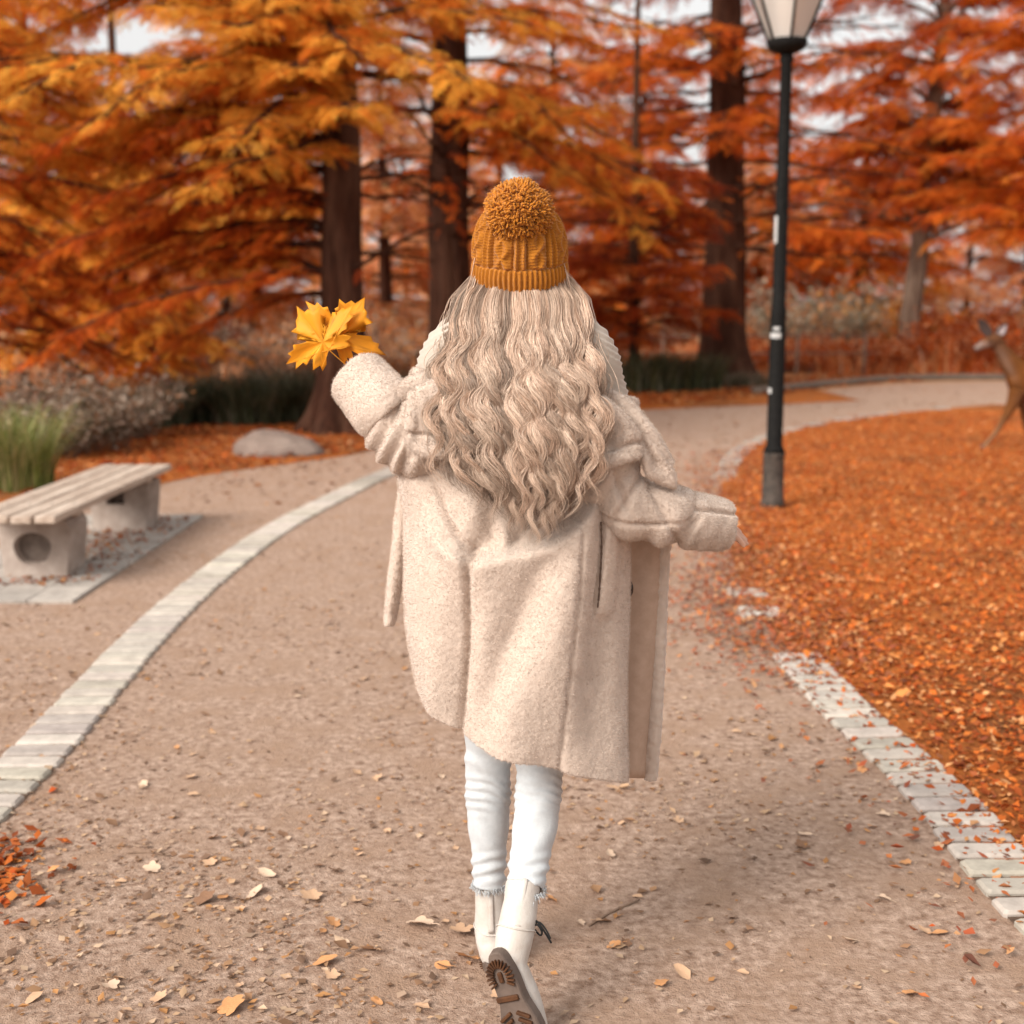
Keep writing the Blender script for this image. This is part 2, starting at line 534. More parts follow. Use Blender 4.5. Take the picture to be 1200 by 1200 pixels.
# single leaves lying on the path
def leaf_mesh(kind, rnd):
    pts = []
    if kind == 0:   # plain oval leaf with a point
        for k in range(14):
            a = 2 * math.pi * k / 14
            r = .5 * (1 + .12 * rnd.uniform(-1, 1))
            pts.append((math.cos(a) * r * (1.25 if math.cos(a) > .9 else 1), math.sin(a) * r * .62))
    else:           # lobed leaf
        for k in range(20):
            a = 2 * math.pi * k / 20
            r = .5 * (.68 + .32 * abs(math.cos(a * 2.5))) * (1 + .1 * rnd.uniform(-1, 1))
            pts.append((math.cos(a) * r * 1.1, math.sin(a) * r * .9))
    V = [(0, 0, 0)]
    for f in (.5, 1.0):
        for x, y in pts:
            V.append((x * f, y * f, 0))
    V = np.array(V)
    cu, cv = rnd.uniform(.3, .9), rnd.uniform(-.2, .5)
    V[:, 2] = cu * V[:, 1] ** 2 + cv * V[:, 0] ** 2 + .05 * np.array([noise.noise(Vector((v[0] * 4 + kind, v[1] * 4, rnd.random() * .01))) for v in V])
    V[:, 2] -= V[:, 2].min()
    n = len(pts)
    F = [(0, 1 + j, 1 + (j + 1) % n) for j in range(n)]
    F += [(1 + j, 1 + n + j, 1 + n + (j + 1) % n, 1 + (j + 1) % n) for j in range(n)]
    # a short stalk
    sv, sf = tube([(-.5, 0, .03), (-.68, .02, .06), (-.85, .06, .03)], .018, 4)
    m = MB().add(V, F).add(sv, sf)
    return make_mesh('fallen_leaf', *m.arr(), smooth=True)
LM = [mat('leaf_tan', (.54, .35, .22), (.42, .25, .15), 30, .8), mat('leaf_orange', (.55, .28, .12), (.42, .19, .08), 30, .8),
      mat('leaf_pale', (.60, .44, .32), (.48, .33, .23), 30, .8), mat('leaf_brown', (.26, .14, .08), (.16, .085, .05), 30, .85)]
LBL = ['curled tan fallen leaf lying on the gravel path', 'orange fallen leaf lying on the gravel path',
       'pale cream fallen leaf lying on the gravel path', 'dark brown fallen leaf lying on the gravel path']
rl = random.Random(3)
protos = []
for i in range(4):
    for kd in (0, 1):
        me = leaf_mesh(kd, rl); me.materials.append(LM[i]); protos.append((i, me))
def drop_leaf(x, y, size, i, kd, z=.006):
    me = protos[i * 2 + kd][1]
    o = bpy.data.objects.new('fallen_leaf', me); COL.objects.link(o)
    o.location = (x, y, z); o.scale = (size, size, size)
    o.rotation_euler = (rl.gauss(0, .22), rl.gauss(0, .22), rl.uniform(0, 6.28))
    o.location.z = z + size * .10
    tag(o, LBL[i], 'fallen leaf', LBL[i].split(' fallen')[0] + ' leaves on the path')
# the ones the photo shows large, then a spread over the rest of the path
for px, py, s, i in [(492, 1088, .085, 2), (432, 1118, .075, 0), (540, 1096, .08, 0), (548, 1128, .085, 1), (380, 1132, .07, 1), (272, 1185, .08, 1),
                     (300, 1050, .06, 2), (312, 1028, .06, 2), (178, 1022, .06, 2), (240, 1058, .07, 3), (262, 1056, .06, 1), (365, 1055, .07, 0),
                     (715, 1006, .055, 2), (645, 1058, .06, 1), (706, 1084, .06, 0), (940, 995, .06, 3), (945, 982, .05, 2), (1022, 972, .04, 1),
                     (995, 1106, .05, 2), (1100, 995, .05, 0), (168, 922, .045, 2), (250, 985, .045, 0), (390, 1085, .06, 1), (600, 975, .05, 0),
                     (720, 928, .06, 0), (855, 866, .04, 2), (960, 900, .04, 3), (1168, 1033, .05, 1), (48, 888, .05, 0), (1010, 905, .045, 1), (130, 1160, .06, 2), (800, 1145, .06, 0)]:
    g = G(px, py); drop_leaf(g[0], g[1], s * .82, i, rl.randint(0, 1))
for k in range(150):
    py = rl.uniform(690, 1195); px = rl.uniform(20, 1180)
    if py < 1000 and 480 < px < 780 and py < 900: continue
    g = G(px, py)
    if in_right(g[None, :2], -.1)[0]: continue
    drop_leaf(g[0], g[1], rl.uniform(.018, .042), rl.choice([0, 0, 0, 1, 2, 3]), rl.randint(0, 1))
# a couple of twigs
TW = mat('twig', (.16, .10, .07), (.24, .16, .11), 60, .9)
for a, b, lab in [((690, 1088), (750, 1058), 'thin dark twig on the gravel right of the boots'), ((150, 1002), (200, 1006), 'short dark twig on the gravel near the left kerb')]:
    p, q = G(*a), G(*b)
    m = (p + q) / 2 + np.array((.0, .015, .006))
    V, F = tube([p + (0, 0, .008), m, q + (0, 0, .009)], [.003, .0035, .002], 6, 8)
    tag(obj('twig', V, F, TW, loc=p), lab, 'twig')
# ================================================================== bench, boulder, lamp, fence
WOOD = mat('grey_wood', (.46, .36, .29), (.30, .22, .17), scale=9, rough=.85, bump=.35, bscale=30, c3=(.56, .46, .38), scale3=3, stretch=(6, .5, 6), spec=.2)
CONC = mat('concrete', (.46, .385, .335), (.36, .29, .25), scale=14, rough=.9, bump=.4, bscale=70, c3=(.20, .15, .12), scale3=1.4, spec=.15)
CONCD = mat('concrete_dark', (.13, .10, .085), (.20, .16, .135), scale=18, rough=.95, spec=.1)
BX0, BX1, BY0, BY1, BH = -2.96, -2.46, 6.80, 9.20, .43
bench = thing('park_bench', 'backless bench of grey wooden slats on two concrete legs at left', 'bench', ((BX0 + BX1) / 2, 8.0, 0))
m = MB()
for k in range(4):
    x = BX0 + .058 + k * .128
    V, F = box((x, (BY0 + BY1) / 2, BH - .021 + .001 * (k % 2)), (.112, BY1 - BY0 - .01 * (k % 2), .042), .006)
    m.add(V, F)
for y in (7.28, 8.75):
    V, F = box(((BX0 + BX1) / 2, y, BH - .0585), (.44, .09, .03), .004); m.add(V, F)
seat = m.build('seat', WOOD, bench, smooth=False)
BOLT = mat('bolt_metal', (.25, .22, .2), rough=.5, metal=1)
for k in range(4):
    for y in (7.28, 8.75):
        obj('bolt', *lathe([(.009, 0), (.009, .003), (.004, .005)], (BX0 + .058 + k * .128, y, BH - .001), 8), BOLT, seat)

def bench_leg(y, square):
    cx, top, d0, wb, wt = (BX0 + BX1) / 2 - .0, BH - .074, .30, .36, .43
    hh = top
    # front face as a plate with an opening, tapered: wider above
    def X(x, z): return cx + x * (wb + (wt - wb) * z / hh) / wb
    seg = 32
    hole = []
    for k in range(seg):
        a = 2 * math.pi * k / seg
        if square:
            c, s = math.cos(a), math.sin(a); f = 1 / max(abs(c), abs(s))
            hole.append((.055 * c * f - .02, hh * .70 + .045 * s * f))
        else:
            hole.append(((.096 + .004 * math.sin(3 * a)) * math.cos(a) - .01, hh * .53 + (.098 + .003 * math.cos(2 * a)) * math.sin(a)))
    hx = sum(h[0] for h in hole) / seg; hz = sum(h[1] for h in hole) / seg
    outer = []
    for h in hole:      # the point of the face outline in the same direction
        dx, dz = h[0] - hx, h[1] - hz
        t = 1e9
        if dx > 1e-9: t = min(t, (wb / 2 - hx) / dx)
        if dx < -1e-9: t = min(t, (-wb / 2 - hx) / dx)
        if dz > 1e-9: t = min(t, (hh - hz) / dz)
        if dz < -1e-9: t = min(t, (0 - hz) / dz)
        outer.append((hx + dx * t, hz + dz * t))
    V, F = [], []
    y0, y1 = y, y + d0
    def put(pts, yy, sc=1.0):
        i = len(V)
        V.extend([(X(p[0] * sc, p[1]), yy, p[1]) for p in pts]); return i
    o = put(outer, y0 + .012); ob = put(outer, y1)
    o2 = put([(p[0] * .965, hz + (p[1] - hz) * .97) for p in outer], y0)
    h = put(hole, y0); hb = put([(hx + (p[0] - hx) * .93, hz + (p[1] - hz) * .93) for p in hole], y0 + (.11 if square else .07))
    for k in range(seg):
        q = (k + 1) % seg
        F += [(o2 + k, o2 + q, h + q, h + k), (o + k, o + q, o2 + q, o2 + k), (ob + k, ob + q, o + q, o + k), (h + k, h + q, hb + q, hb + k)]
    F.append(tuple(ob + k for k in range(seg))[::-1])
    lg = obj('leg', V, F, CONC, bench, smooth=False)
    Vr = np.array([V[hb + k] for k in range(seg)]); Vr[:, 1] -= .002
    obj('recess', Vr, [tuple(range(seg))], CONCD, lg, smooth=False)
    return lg
l1 = bench_leg(7.14, False); l1['label'] = 'near concrete leg with a round recess in its face'
l2 = bench_leg(8.72, True); l2['label'] = 'far concrete leg with a small square hole'

# paved strip under the bench
PAVE = tint_mat('pad_stone', rough=.9, trans=0, spec=.15, nscale=12)
mb = MB(); rp = random.Random(9)
for i in range(4):
    for j in range(26):
        x, y = -3.16 + i * .245, 6.62 + j * .111
        c = .38 + rp.uniform(-.05, .05)
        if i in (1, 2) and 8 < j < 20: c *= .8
        mb.add(*box((x, y, .008), (.240, .106, .03), .003, 0), c=(c, c * .89, c * .79))
structure(mb.build('bench_pad', PAVE, smooth=False))
n = 900
xy = np.column_stack([RNG.normal(-2.66, .15, n), RNG.uniform(6.9, 9.3, n)])
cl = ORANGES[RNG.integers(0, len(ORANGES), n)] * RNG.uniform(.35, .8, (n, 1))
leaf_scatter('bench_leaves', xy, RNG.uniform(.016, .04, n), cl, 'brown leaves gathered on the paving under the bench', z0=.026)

# boulder
ROCK = mat('rock', (.25, .19, .16), (.16, .12, .10), scale=5, rough=.9, bump=.6, bscale=25, c3=(.33, .26, .22), scale3=2.5, bdist=.05, spec=.15)
c = P(327, 524, 13.7); c[2] = 0
V, F = ellipsoid((0, 0, 0), (1, 1, 1), nu=64, nv=40)
d = np.array([noise.fractal(Vector(v) * 1.3 + Vector((3, 1, 7)), .8, 2.1, 5) for v in V])
V = V * (1 + .10 * d)[:, None]
V[:, 2] = V[:, 2] * (1 - .35 * np.clip(V[:, 0] - .1, -.6, 1)) 
V = V * np.array((.48, .38, .21)); V[:, 2] += .03
tag(obj('boulder', V + c, F, ROCK, loc=c), 'rounded grey brown boulder on rust leaves behind the bench', 'boulder')

# street lamp
BLACK = mat('black_iron', (.005, .005, .005), (.012, .011, .010), 30, .75, bump=.15, bscale=60, spec=.12)
WORN = mat('worn_iron', (.085, .066, .053), (.03, .025, .021), 12, .8, bump=.3, bscale=40)
lb = G(905, 596)
prof = None
lamp = thing('street_lamp', 'slim black lamp post with glass lantern at the lawn edge', 'street lamp', lb)
prof = [(.092, 0), (.092, .06), (.084, .075), (.082, .42), (.088, .44), (.088, .475), (.074, .50), (.072, 1.5), (.074, 1.52), (.062, 1.56), (.060, 2.2), (.056, 2.8), (.050, 3.33), (.062, 3.35), (.062, 3.38), (.048, 3.41)]
prof = [(r if z < .45 else r * .84, z) for r, z in prof]
obj('post', *lathe(prof[4:], lb, 20), BLACK, lamp)
obj('base', *lathe(prof[:5], lb, 20), WORN, lamp)
STK = mat('sticker_white', (.42, .42, .41), rough=.5)
def sticker(z, h, r, a0, a1):
    V, F = [], []
    for zz in (z, z + h):
        for k in range(8):
            a = a0 + (a1 - a0) * k / 7
            V.append((lb[0] + r * math.cos(a), lb[1] + r * math.sin(a), zz))
    for k in range(7): F.append((k, k + 1, 9 + k, 8 + k))
    return V, F
for z, h, r, a0, a1 in [(2.03, .20, .0532, R(186), R(226)), (1.32, .04, .0640, R(200), R(280)), (1.38, .025, .0640, R(225), R(270)), (.90, .04, .0640, R(190), R(225))]:
    obj('sticker', *sticker(z, h, r, a0, a1), STK, lamp)
ln = MB()
zb = 3.40
ln.add(*lathe([(.05, 0), (.13, .035), (.155, .085), (.145, .10), (.10, .105)], lb + (0, 0, zb), 24))
for k in range(6):
    a = 2 * math.pi * (k + .5) / 6
    d = np.array((math.cos(a), math.sin(a), 0))
    ln.add(*tube([lb + d * .135 + (0, 0, zb + .09), lb + d * .36 + (0, 0, zb + .60)], .011, 6))
    ln.add(*tube([lb + d * .36 + (0, 0, zb + .60), lb + np.array((math.cos(a + math.pi / 3), math.sin(a + math.pi / 3), 0)) * .36 + (0, 0, zb + .60)], .013, 6))
ln.add(*lathe([(.37, .60), (.375, .615), (.25, .76), (.12, .83), (.10, .90), (.03, .93), (.02, .99), (.0, 1.0)], lb + (0, 0, zb), 24))
lant = ln.build('lantern_frame', BLACK, lamp)
gm, t, N, L, B = nt('lantern_glass')
B.inputs['Base Color'].default_value = (.92, .86, .80, 1); B.inputs['Roughness'].default_value = .25
B.inputs['Transmission Weight'].default_value = .55; B.inputs['Specular IOR Level'].default_value = .4
gv, gf = [], []
for k in range(6):
    a, b = 2 * math.pi * (k + .5) / 6, 2 * math.pi * (k + 1.5) / 6
    i = len(gv)
    gv += [lb + np.array((math.cos(a) * r, math.sin(a) * r, zb + z)) for r, z in ((.132, .10), (.352, .595))] + [lb + np.array((math.cos(b) * r, math.sin(b) * r, zb + z)) for r, z in ((.352, .595), (.132, .10))]
    gf.append((i, i + 3, i + 2, i + 1))
obj('glass', gv, gf, gm, lant, smooth=False)
bl = MB(); bl.add(*lathe([(.02, .10), (.035, .12), (.035, .2), (.05, .24), (.075, .34), (.07, .42), (.03, .47), (.0, .48)], lb + (0, 0, zb), 16))
bl.build('bulb', mat('bulb_white', (.8, .76, .7), rough=.3), lant)

# low rail fence far behind, and the dark edging of the reed bed
FM = mat('old_rail', (.16, .10, .075), (.22, .15, .11), 20, .9)
fy = 31.0
fence = thing('rail_fence', 'thin dark two rail fence in front of the pale far bank', 'fence', P(870, 450, fy) * (1, 1, 0))
zt = P(870, 393, fy)[2]
xa, xb = P(690, 400, fy)[0], P(1030, 400, fy)[0]
obj('rail', *tube([(xa, fy, zt), ((xa + xb) / 2, fy, zt - .02), (xb, fy, zt)], .022, 6), FM, fence)
obj('rail', *tube([(xa, fy, zt - .42), ((xa + xb) / 2, fy, zt - .44), (xb, fy, zt - .42)], .018, 6), FM, fence)
for k in range(5):
    x = xa + (xb - xa) * (k + .1) / 4.3
    obj('post', *box((x, fy + .04, (zt + .06) / 2), (.07, .07, zt + .06), .01), FM, fence)
ea, eb = G(885, 462), G(1075, 446)
edge = tube(np.array([ea, (ea + eb) / 2 + (0, .3, 0), eb, eb + (3.5, .2, 0)]) + (0, 0, .05), .09, 10, 30, flat=(1.2, 1))
tag(obj('log_edging', *edge, mat('edging', (.10, .075, .06), (.17, .13, .10), 8, .95), loc=ea), 'low dark log edging along the reed bed by the far path', 'log')
# ================================================================== trees and plants
BARK = mat('bark', (.078, .031, .018), (.034, .014, .009), scale=5, rough=.95, bump=1.0, bscale=11, c3=(.12, .058, .036), scale3=1.5, stretch=(3, 3, .45), bdist=.06, spec=.1)
BARKL = mat('bark_pale', (.19, .12, .085), (.09, .055, .04), scale=5, rough=.95, bump=.9, bscale=11, c3=(.27, .19, .14), scale3=1.5, stretch=(3, 3, .6), bdist=.05, spec=.1)
FOL = tint_mat('foliage', rough=.8, trans=.5, spec=.1)

def spray_template(pairs, rnd, tri=False, droop=.18, wf=.03):
    V, F = [], []
    def leaflet(p, d, l, wd):
        d = unit(d); n = unit(np.cross(d, (0, 0, 1)) + np.array([0, 0, rnd.uniform(-.5, .5)]))
        i = len(V)
        if tri:
            V.extend([p + n * wd * .5, p - n * wd * .5, p + d * l]); F.append((i, i + 1, i + 2, i + 2))
        else:
            V.extend([p, p + d * l * .45 + n * wd, p + d * l, p + d * l * .45 - n * wd]); F.append((i, i + 1, i + 2, i + 3))
    for k in range(pairs):
        s = (k + .6) / pairs
        p = np.array((s, 0, -droop * s * s))
        l = .36 * (math.sin(math.pi * min(1, .18 + .8 * s)) * .8 + .2)
        for sd in (-1, 1):
            leaflet(p, (math.cos(R(50)), sd * math.sin(R(50)), rnd.uniform(-.55, .15)), l * rnd.uniform(.75, 1.15), wf)
    leaflet(np.array((.9, 0, -droop * .8)), (1, 0, -.3), .3, wf)
    V = np.array(V)
    if tri: F = [f[:3] for f in F]
    return V, np.array(F)
rs = random.Random(21)
FINE = [spray_template(14, rs, wf=.024) for _ in range(4)]
MID = [spray_template(10, rs, wf=.030) for _ in range(4)]
COARSE = [spray_template(7, rs, True, wf=.075) for _ in range(4)]

def stamp(templates, pos, dirs, size, cols):
    pos, dirs = np.asarray(pos, float), np.asarray(dirs, float)
    size, cols = np.asarray(size, float), np.asarray(cols, float)
    n = len(pos)
    which = RNG.integers(0, len(templates), n)
    Vs, Fs, Cs, off = [], [], [], 0
    x = dirs / np.linalg.norm(dirs, axis=1)[:, None]
    upv = np.array((0, 0, 1.)) + RNG.normal(0, .36, (n, 3))
    y = np.cross(upv, x); y /= np.linalg.norm(y, axis=1)[:, None] + 1e-9
    z = np.cross(x, y)
    for k, (tv, tf) in enumerate(templates):
        q = np.where(which == k)[0]
        if not len(q): continue
        W = (tv[None, :, 0:1] * x[q][:, None] + tv[None, :, 1:2] * y[q][:, None] + tv[None, :, 2:3] * z[q][:, None]) * size[q][:, None, None] + pos[q][:, None]
        m = len(tv)
        Vs.append(W.reshape(-1, 3)); Cs.append(np.repeat(cols[q], m, 0))
        Fs.append((tf[None] + (np.arange(len(q)) * m)[:, None, None]).reshape(-1, tf.shape[1]) + off)
        off += m * len(q)
    return np.concatenate(Vs), np.concatenate(Fs), np.concatenate(Cs)

PAL = {
    'yellow': [(.82, .40, .055), (.85, .46, .08), (.76, .33, .04), (.80, .37, .055), (.68, .25, .03)],
    'orange': [(.66, .165, .018), (.72, .20, .024), (.58, .125, .014), (.62, .145, .016), (.74, .26, .04)],
    'rust': [(.56, .105, .013), (.60, .125, .016), (.46, .075, .012), (.64, .155, .024), (.38, .06, .012)],
    'red': [(.30, .042, .012), (.36, .052, .013), (.23, .034, .012), (.42, .075, .016), (.48, .11, .02)],
    'peach': [(.82, .41, .18), (.84, .50, .27), (.78, .33, .12), (.80, .36, .14), (.84, .58, .38)],  # paled orange, distance haze put into the leaf colour
    'dusk': [(.64, .26, .08), (.68, .33, .13), (.58, .20, .06), (.52, .16, .05), (.70, .40, .18)],
}
def pick(pal, n, rnd=None):
    p = np.array(PAL[pal])
    return p[RNG.integers(0, len(p), n)] * RNG.uniform(.75, 1.18, (n, 1))

def limb(p0, az, length, t0, t1, r, rnd, nseg=9, wob=.10):
    """arching branch: pitch goes from t0 to t1 degrees"""
    pts = [np.array(p0, float)]
    a = az
    for k in range(nseg):
        s = (k + .5) / nseg
        e = R(t0 + (t1 - t0) * s + rnd.gauss(0, 6))
        a += rnd.gauss(0, wob)
        pts.append(pts[-1] + np.array((math.cos(a) * math.cos(e), math.sin(a) * math.cos(e), math.sin(e))) * length / nseg)
    return np.array(pts), r * np.linspace(1, .18, nseg + 1)

class Tree:
    def __init__(s, seed, base, lean=(0, 0)):
        s.r = random.Random(seed); s.base = np.array(base, float); s.wood = MB(); s.trunk_mb = MB()
        s.pos, s.dir, s.size, s.col = [], [], [], []
        s.lean = np.array((lean[0], lean[1], 0.))
    def axis(s, z): return s.base + s.lean * z + np.array((0, 0, z))
    def trunk(s, h, r0, flare=1.9, taper=.55, seg=24):
        zs = [0, .12, .3, .55, .9, 1.4, 2.2, 3.2, 4.5, 6, 8, h]
        path, rad = [], []
        for z in zs:
            wob = np.array((noise.noise(Vector((z * .5, s.base[0], 1))), noise.noise(Vector((z * .5, s.base[1], 5))), 0)) * .06
            path.append(s.axis(z) + wob * min(1, z))
            rad.append(r0 * (1 + (flare - 1) * math.exp(-z / .42)) * (1 - (1 - taper) * z / h))
        full = catmull(np.column_stack([path, rad]), 70)
        V, F = tube(full[:, :3], full[:, 3], seg * 2)
        # buttress ribs
        V = V.reshape(-1, seg * 2, 3)
        ang = np.linspace(0, 2 * np.pi, seg * 2, endpoint=False)
        ph = s.r.uniform(0, 6)
        for i in range(len(V)):
            c = full[i, :3]; z = c[2] - s.base[2]
            k = 1 + (.05 + .16 * math.exp(-z / .6)) * np.sin(ang * 5 + ph + .25 * z) + .05 * np.sin(ang * 9 + 2 * ph + z * .4) + .03 * np.sin(ang * 13 + z * 2)
            V[i] = c + (V[i] - c) * k[:, None]
        s.trunk_mb.add(V.reshape(-1, 3), F)
        s.h, s.r0 = h, r0
    def branch(s, z, az, length, t0, t1, r, pal, dens=1.0, spray=.34, twig=.9, start=.18, bare=False, p0=None):
        p0 = s.axis(z) if p0 is None else p0
        pts, rad = limb(p0, az, length, t0, t1, r, s.r)
        s.wood.add(*tube(pts, rad, 6))
        full = catmull(pts, 40)
        if bare:
            for _ in range(int(length * 5)):
                f = s.r.uniform(.25, .98); i = int(f * 39)
                d = unit(full[min(i + 1, 39)] - full[i - 1])
                a2 = math.atan2(d[1], d[0]) + s.r.choice([-1, 1]) * s.r.uniform(.5, 1.0)
                tw, tr = limb(full[i], a2, s.r.uniform(.3, .8) * twig, s.r.uniform(-20, 25), s.r.uniform(-40, 0), r * .22, s.r, 4)
                s.wood.add(*tube(tw, tr, 4))
                if s.r.random() < .6: s.pos.append(tw[-1]); s.dir.append(unit(tw[-1] - tw[-2]) + (0, 0, -.1)); s.size.append(spray * .8); s.col.append(pal if isinstance(pal, str) else s.r.choice(pal))
            return
        step = .24 / dens
        k = start * length
        while k < length:
            f = k / length; i = min(38, int(f * 39))
            p = full[i]; d = unit(full[i + 1] - full[max(0, i - 1)])
            for sd in (-1, 1):
                if s.r.random() < .12: continue
                tl = twig * (1.05 - .75 * f) * s.r.uniform(.6, 1.25)
                a2 = math.atan2(d[1], d[0]) + sd * s.r.uniform(.6, 1.15)
                tw, tr = limb(p, a2, tl, math.degrees(math.asin(max(-1, min(1, d[2])))) + s.r.uniform(-8, 14), s.r.uniform(-38, 2), r * .16, s.r, 4)
                s.wood.add(*tube(tw, np.maximum(tr, .003), 3, cap=False))
                m = max(2, int(tl / (.17 / math.sqrt(dens))))
                tc = catmull(tw, m * 2 + 1)
                pal2 = pal if isinstance(pal, str) else s.r.choice(pal)
                for q in range(m):
                    b = tc[min(2 * q + 1, 2 * m)]; dd = unit(tc[min(2 * q + 2, 2 * m)] - tc[2 * q])
                    for sg in (-1, 1):
                        if s.r.random() < .15: continue
                        a3 = math.atan2(dd[1], dd[0]) + sg * s.r.uniform(.35, 1.0)
                        s.pos.append(b); s.dir.append((math.cos(a3), math.sin(a3), dd[2] + s.r.uniform(-.38, .10)))
                        s.size.append(spray * s.r.uniform(.7, 1.3)); s.col.append(pal2)
                s.pos.append(tc[-1]); s.dir.append(unit(tc[-1] - tc[-2]) + (0, 0, -.2)); s.size.append(spray * 1.05); s.col.append(pal2)
            k += step * s.r.uniform(.7, 1.3)
    def build(s, name, label, cat, group, templates, bark=None):
        t = thing(name, label, cat, s.base, group)
        tr = s.trunk_mb.build('trunk', bark or BARK, t)
        if s.wood.n: s.wood.build('branches', bark or BARK, t)
        if s.pos:
            col = np.concatenate([pick(c, 1) for c in s.col])
            V, F, C = stamp(templates, s.pos, s.dir, s.size, col)
            obj('crown', V, F, FOL, t, smooth=False, col=C)
        print(name, label, len(s.pos))
        return t

TG = 'conifers in autumn colour around the path'
# --- A: the big tree left of the person
a0 = G(404, 506)
A = Tree(1, a0); A.trunk(11, .27, 2.1)
# root spur to the left
A.trunk_mb.add(*tube([a0 + (-.55, -.15, -.05), a0 + (-.36, -.1, .16), a0 + (-.2, -.05, .6), a0 + (-.08, 0, 1.2)], [.10, .13, .13, .08], 10, 14))
rr = random.Random(4)
for i in range(17):      # rust boughs sweeping left over the bench
    z = 1.75 + i * .155 + rr.uniform(-.1, .1)
    A.branch(z, R(rr.uniform(158, 205)), rr.uniform(2.6, 4.4), rr.uniform(2, 22), rr.uniform(-48, -24), .045, ['rust', 'orange', 'rust'], 1.95, .185, .75, start=rr.uniform(.03, .2))
for i in range(46):      # yellow boughs above
    z = 3.45 + i * .05
    A.branch(z, R(rr.uniform(160, 275)), rr.uniform(3.0, 5.4), rr.uniform(4, 20), rr.uniform(-30, -10), .045, ['yellow', 'yellow', 'yellow', 'orange'], 1.95, .185, .75)
for i in range(6):
    A.branch(rr.uniform(4.2, 5.6), R(rr.uniform(-60, 60)), rr.uniform(1.8, 3.0), 10, -20, .04, ['orange', 'yellow'], 1.3, .25, .75)
for i in range(9):
    A.branch(rr.uniform(1.6, 3.8), R(rr.uniform(-50, 120)), rr.uniform(1.2, 2.6), rr.uniform(0, 25), rr.uniform(-25, 10), .035, 'rust', bare=True)
for i in range(10):
    A.branch(rr.uniform(6, 10), R(rr.uniform(0, 360)), rr.uniform(1.2, 2.4), 15, -15, .04, 'orange', .5, .4)
A.build('conifer_tree', 'large dark trunked conifer left of the person, rust and yellow boughs sweeping over the bench', 'tree', TG, FINE)

# --- B: trunk just left of the hat
b0 = G(529, 470)
B_ = Tree(2, b0); B_.trunk(12, .36, 1.7)
rr = random.Random(5)
for i in range(24):
    z = 4.2 + i * .14
    B_.branch(z, R(rr.uniform(180, 380)), rr.uniform(2.2, 4.4), rr.uniform(0, 20), rr.uniform(-40, -12), .045, ['orange', 'rust', 'orange', 'yellow'], 1.6, .22)
for i in range(7):       # boughs hanging to the right above the hat
    z = 4.2 + i * .16
    B_.branch(z, R(rr.uniform(-55, 10)), rr.uniform(2.8, 4.2), rr.uniform(-6, 14), rr.uniform(-45, -22), .045, ['orange', 'yellow', 'orange'], 1.7, .22)
for i in range(16):
    B_.branch(rr.uniform(1.6, 4.6), R(rr.uniform(0, 360)), rr.uniform(1.6, 3.4), rr.uniform(-15, 30), rr.uniform(-20, 20), .045, 'rust', bare=True)
B_.build('conifer_tree', 'broad brown trunked conifer rising directly left of the mustard hat', 'tree', TG, MID)

# --- C: tall tree left of the lamp post
c0 = G(849, 447)
C_ = Tree(3, c0, lean=(-.022, 0)); C_.trunk(14, .46, 1.75, .5)
rr = random.Random(6)
for i in range(34):
    z = 3.0 + i * .22
    sp = rr.random() < .42
    C_.branch(z, R(rr.uniform(0, 360)), rr.uniform(2.4, 5.2), rr.uniform(-8, 18), rr.uniform(-30, 0), .05, ['rust', 'orange'], 1.15, .27, bare=not sp)
for i in range(26):
    C_.branch(rr.uniform(2.5, 9), R(rr.uniform(0, 360)), rr.uniform(2.5, 5.0), rr.uniform(-5, 25), rr.uniform(-25, 5), .05, 'rust', bare=True)
for i in range(10):
    C_.branch(rr.uniform(5.2, 8.5), R(rr.uniform(180, 300)), rr.uniform(2, 4), 8, -25, .05, ['rust', 'orange'], .8, .46)
C_.build('conifer_tree', 'tall straight conifer with flared foot and thin bare boughs between hat and lamp post', 'tree', TG, MID)

# --- D: leaning tree on the right
d0 = G(1063, 428)
D = Tree(8, d0, lean=(.055, 0)); D.trunk(11, .29, 1.3, .5)
rr = random.Random(8)
for i in range(60):
    z = 4.0 + i * .13
    D.branch(z, R(rr.uniform(0, 360)), rr.uniform(2.0, 4.8), rr.uniform(10, 50), rr.uniform(-60, -5), .06, ['rust', 'orange', 'rust', 'red'], 1.4, .34)
for i in range(16):
    D.branch(rr.uniform(4.3, 6.6), R(rr.uniform(215, 325)), rr.uniform(1.6, 3.2), rr.uniform(5, 25), rr.uniform(-40, -10), .05, ['rust', 'orange', 'red'], 1.5, .34)
for az, ln_ in ((170, 4.0), (200, 3.0), (10, 4.2), (-20, 3.4), (30, 3)):
    D.branch(rr.uniform(3.2, 4.4), R(az), ln_, rr.uniform(15, 35), rr.uniform(-10, 10), .08, 'rust', bare=True)
D.build('conifer_tree', 'leaning pale trunked tree with rust crown behind the deer', 'tree', TG, MID, BARKL)

# --- E: tree whose boughs curtain the far left
e0 = P(-60, 470, 17.5) * (1, 1, 0)
E = Tree(9, e0); E.trunk(10, .20, 1.6)
rr = random.Random(12)
for i in range(46):
    z = 1.1 + i * .10
    E.branch(z, R(rr.uniform(-75, 60)), rr.uniform(1.8, 3.6), rr.uniform(0, 22), rr.uniform(-55, -25), .04, ['rust', 'orange', 'orange', 'red'] if z < 3.2 else ['yellow', 'yellow', 'orange'], 1.7, .21, .75)
E.build('conifer_tree', 'rust red conifer curtaining the left edge above the grass clump', 'tree', TG, MID)

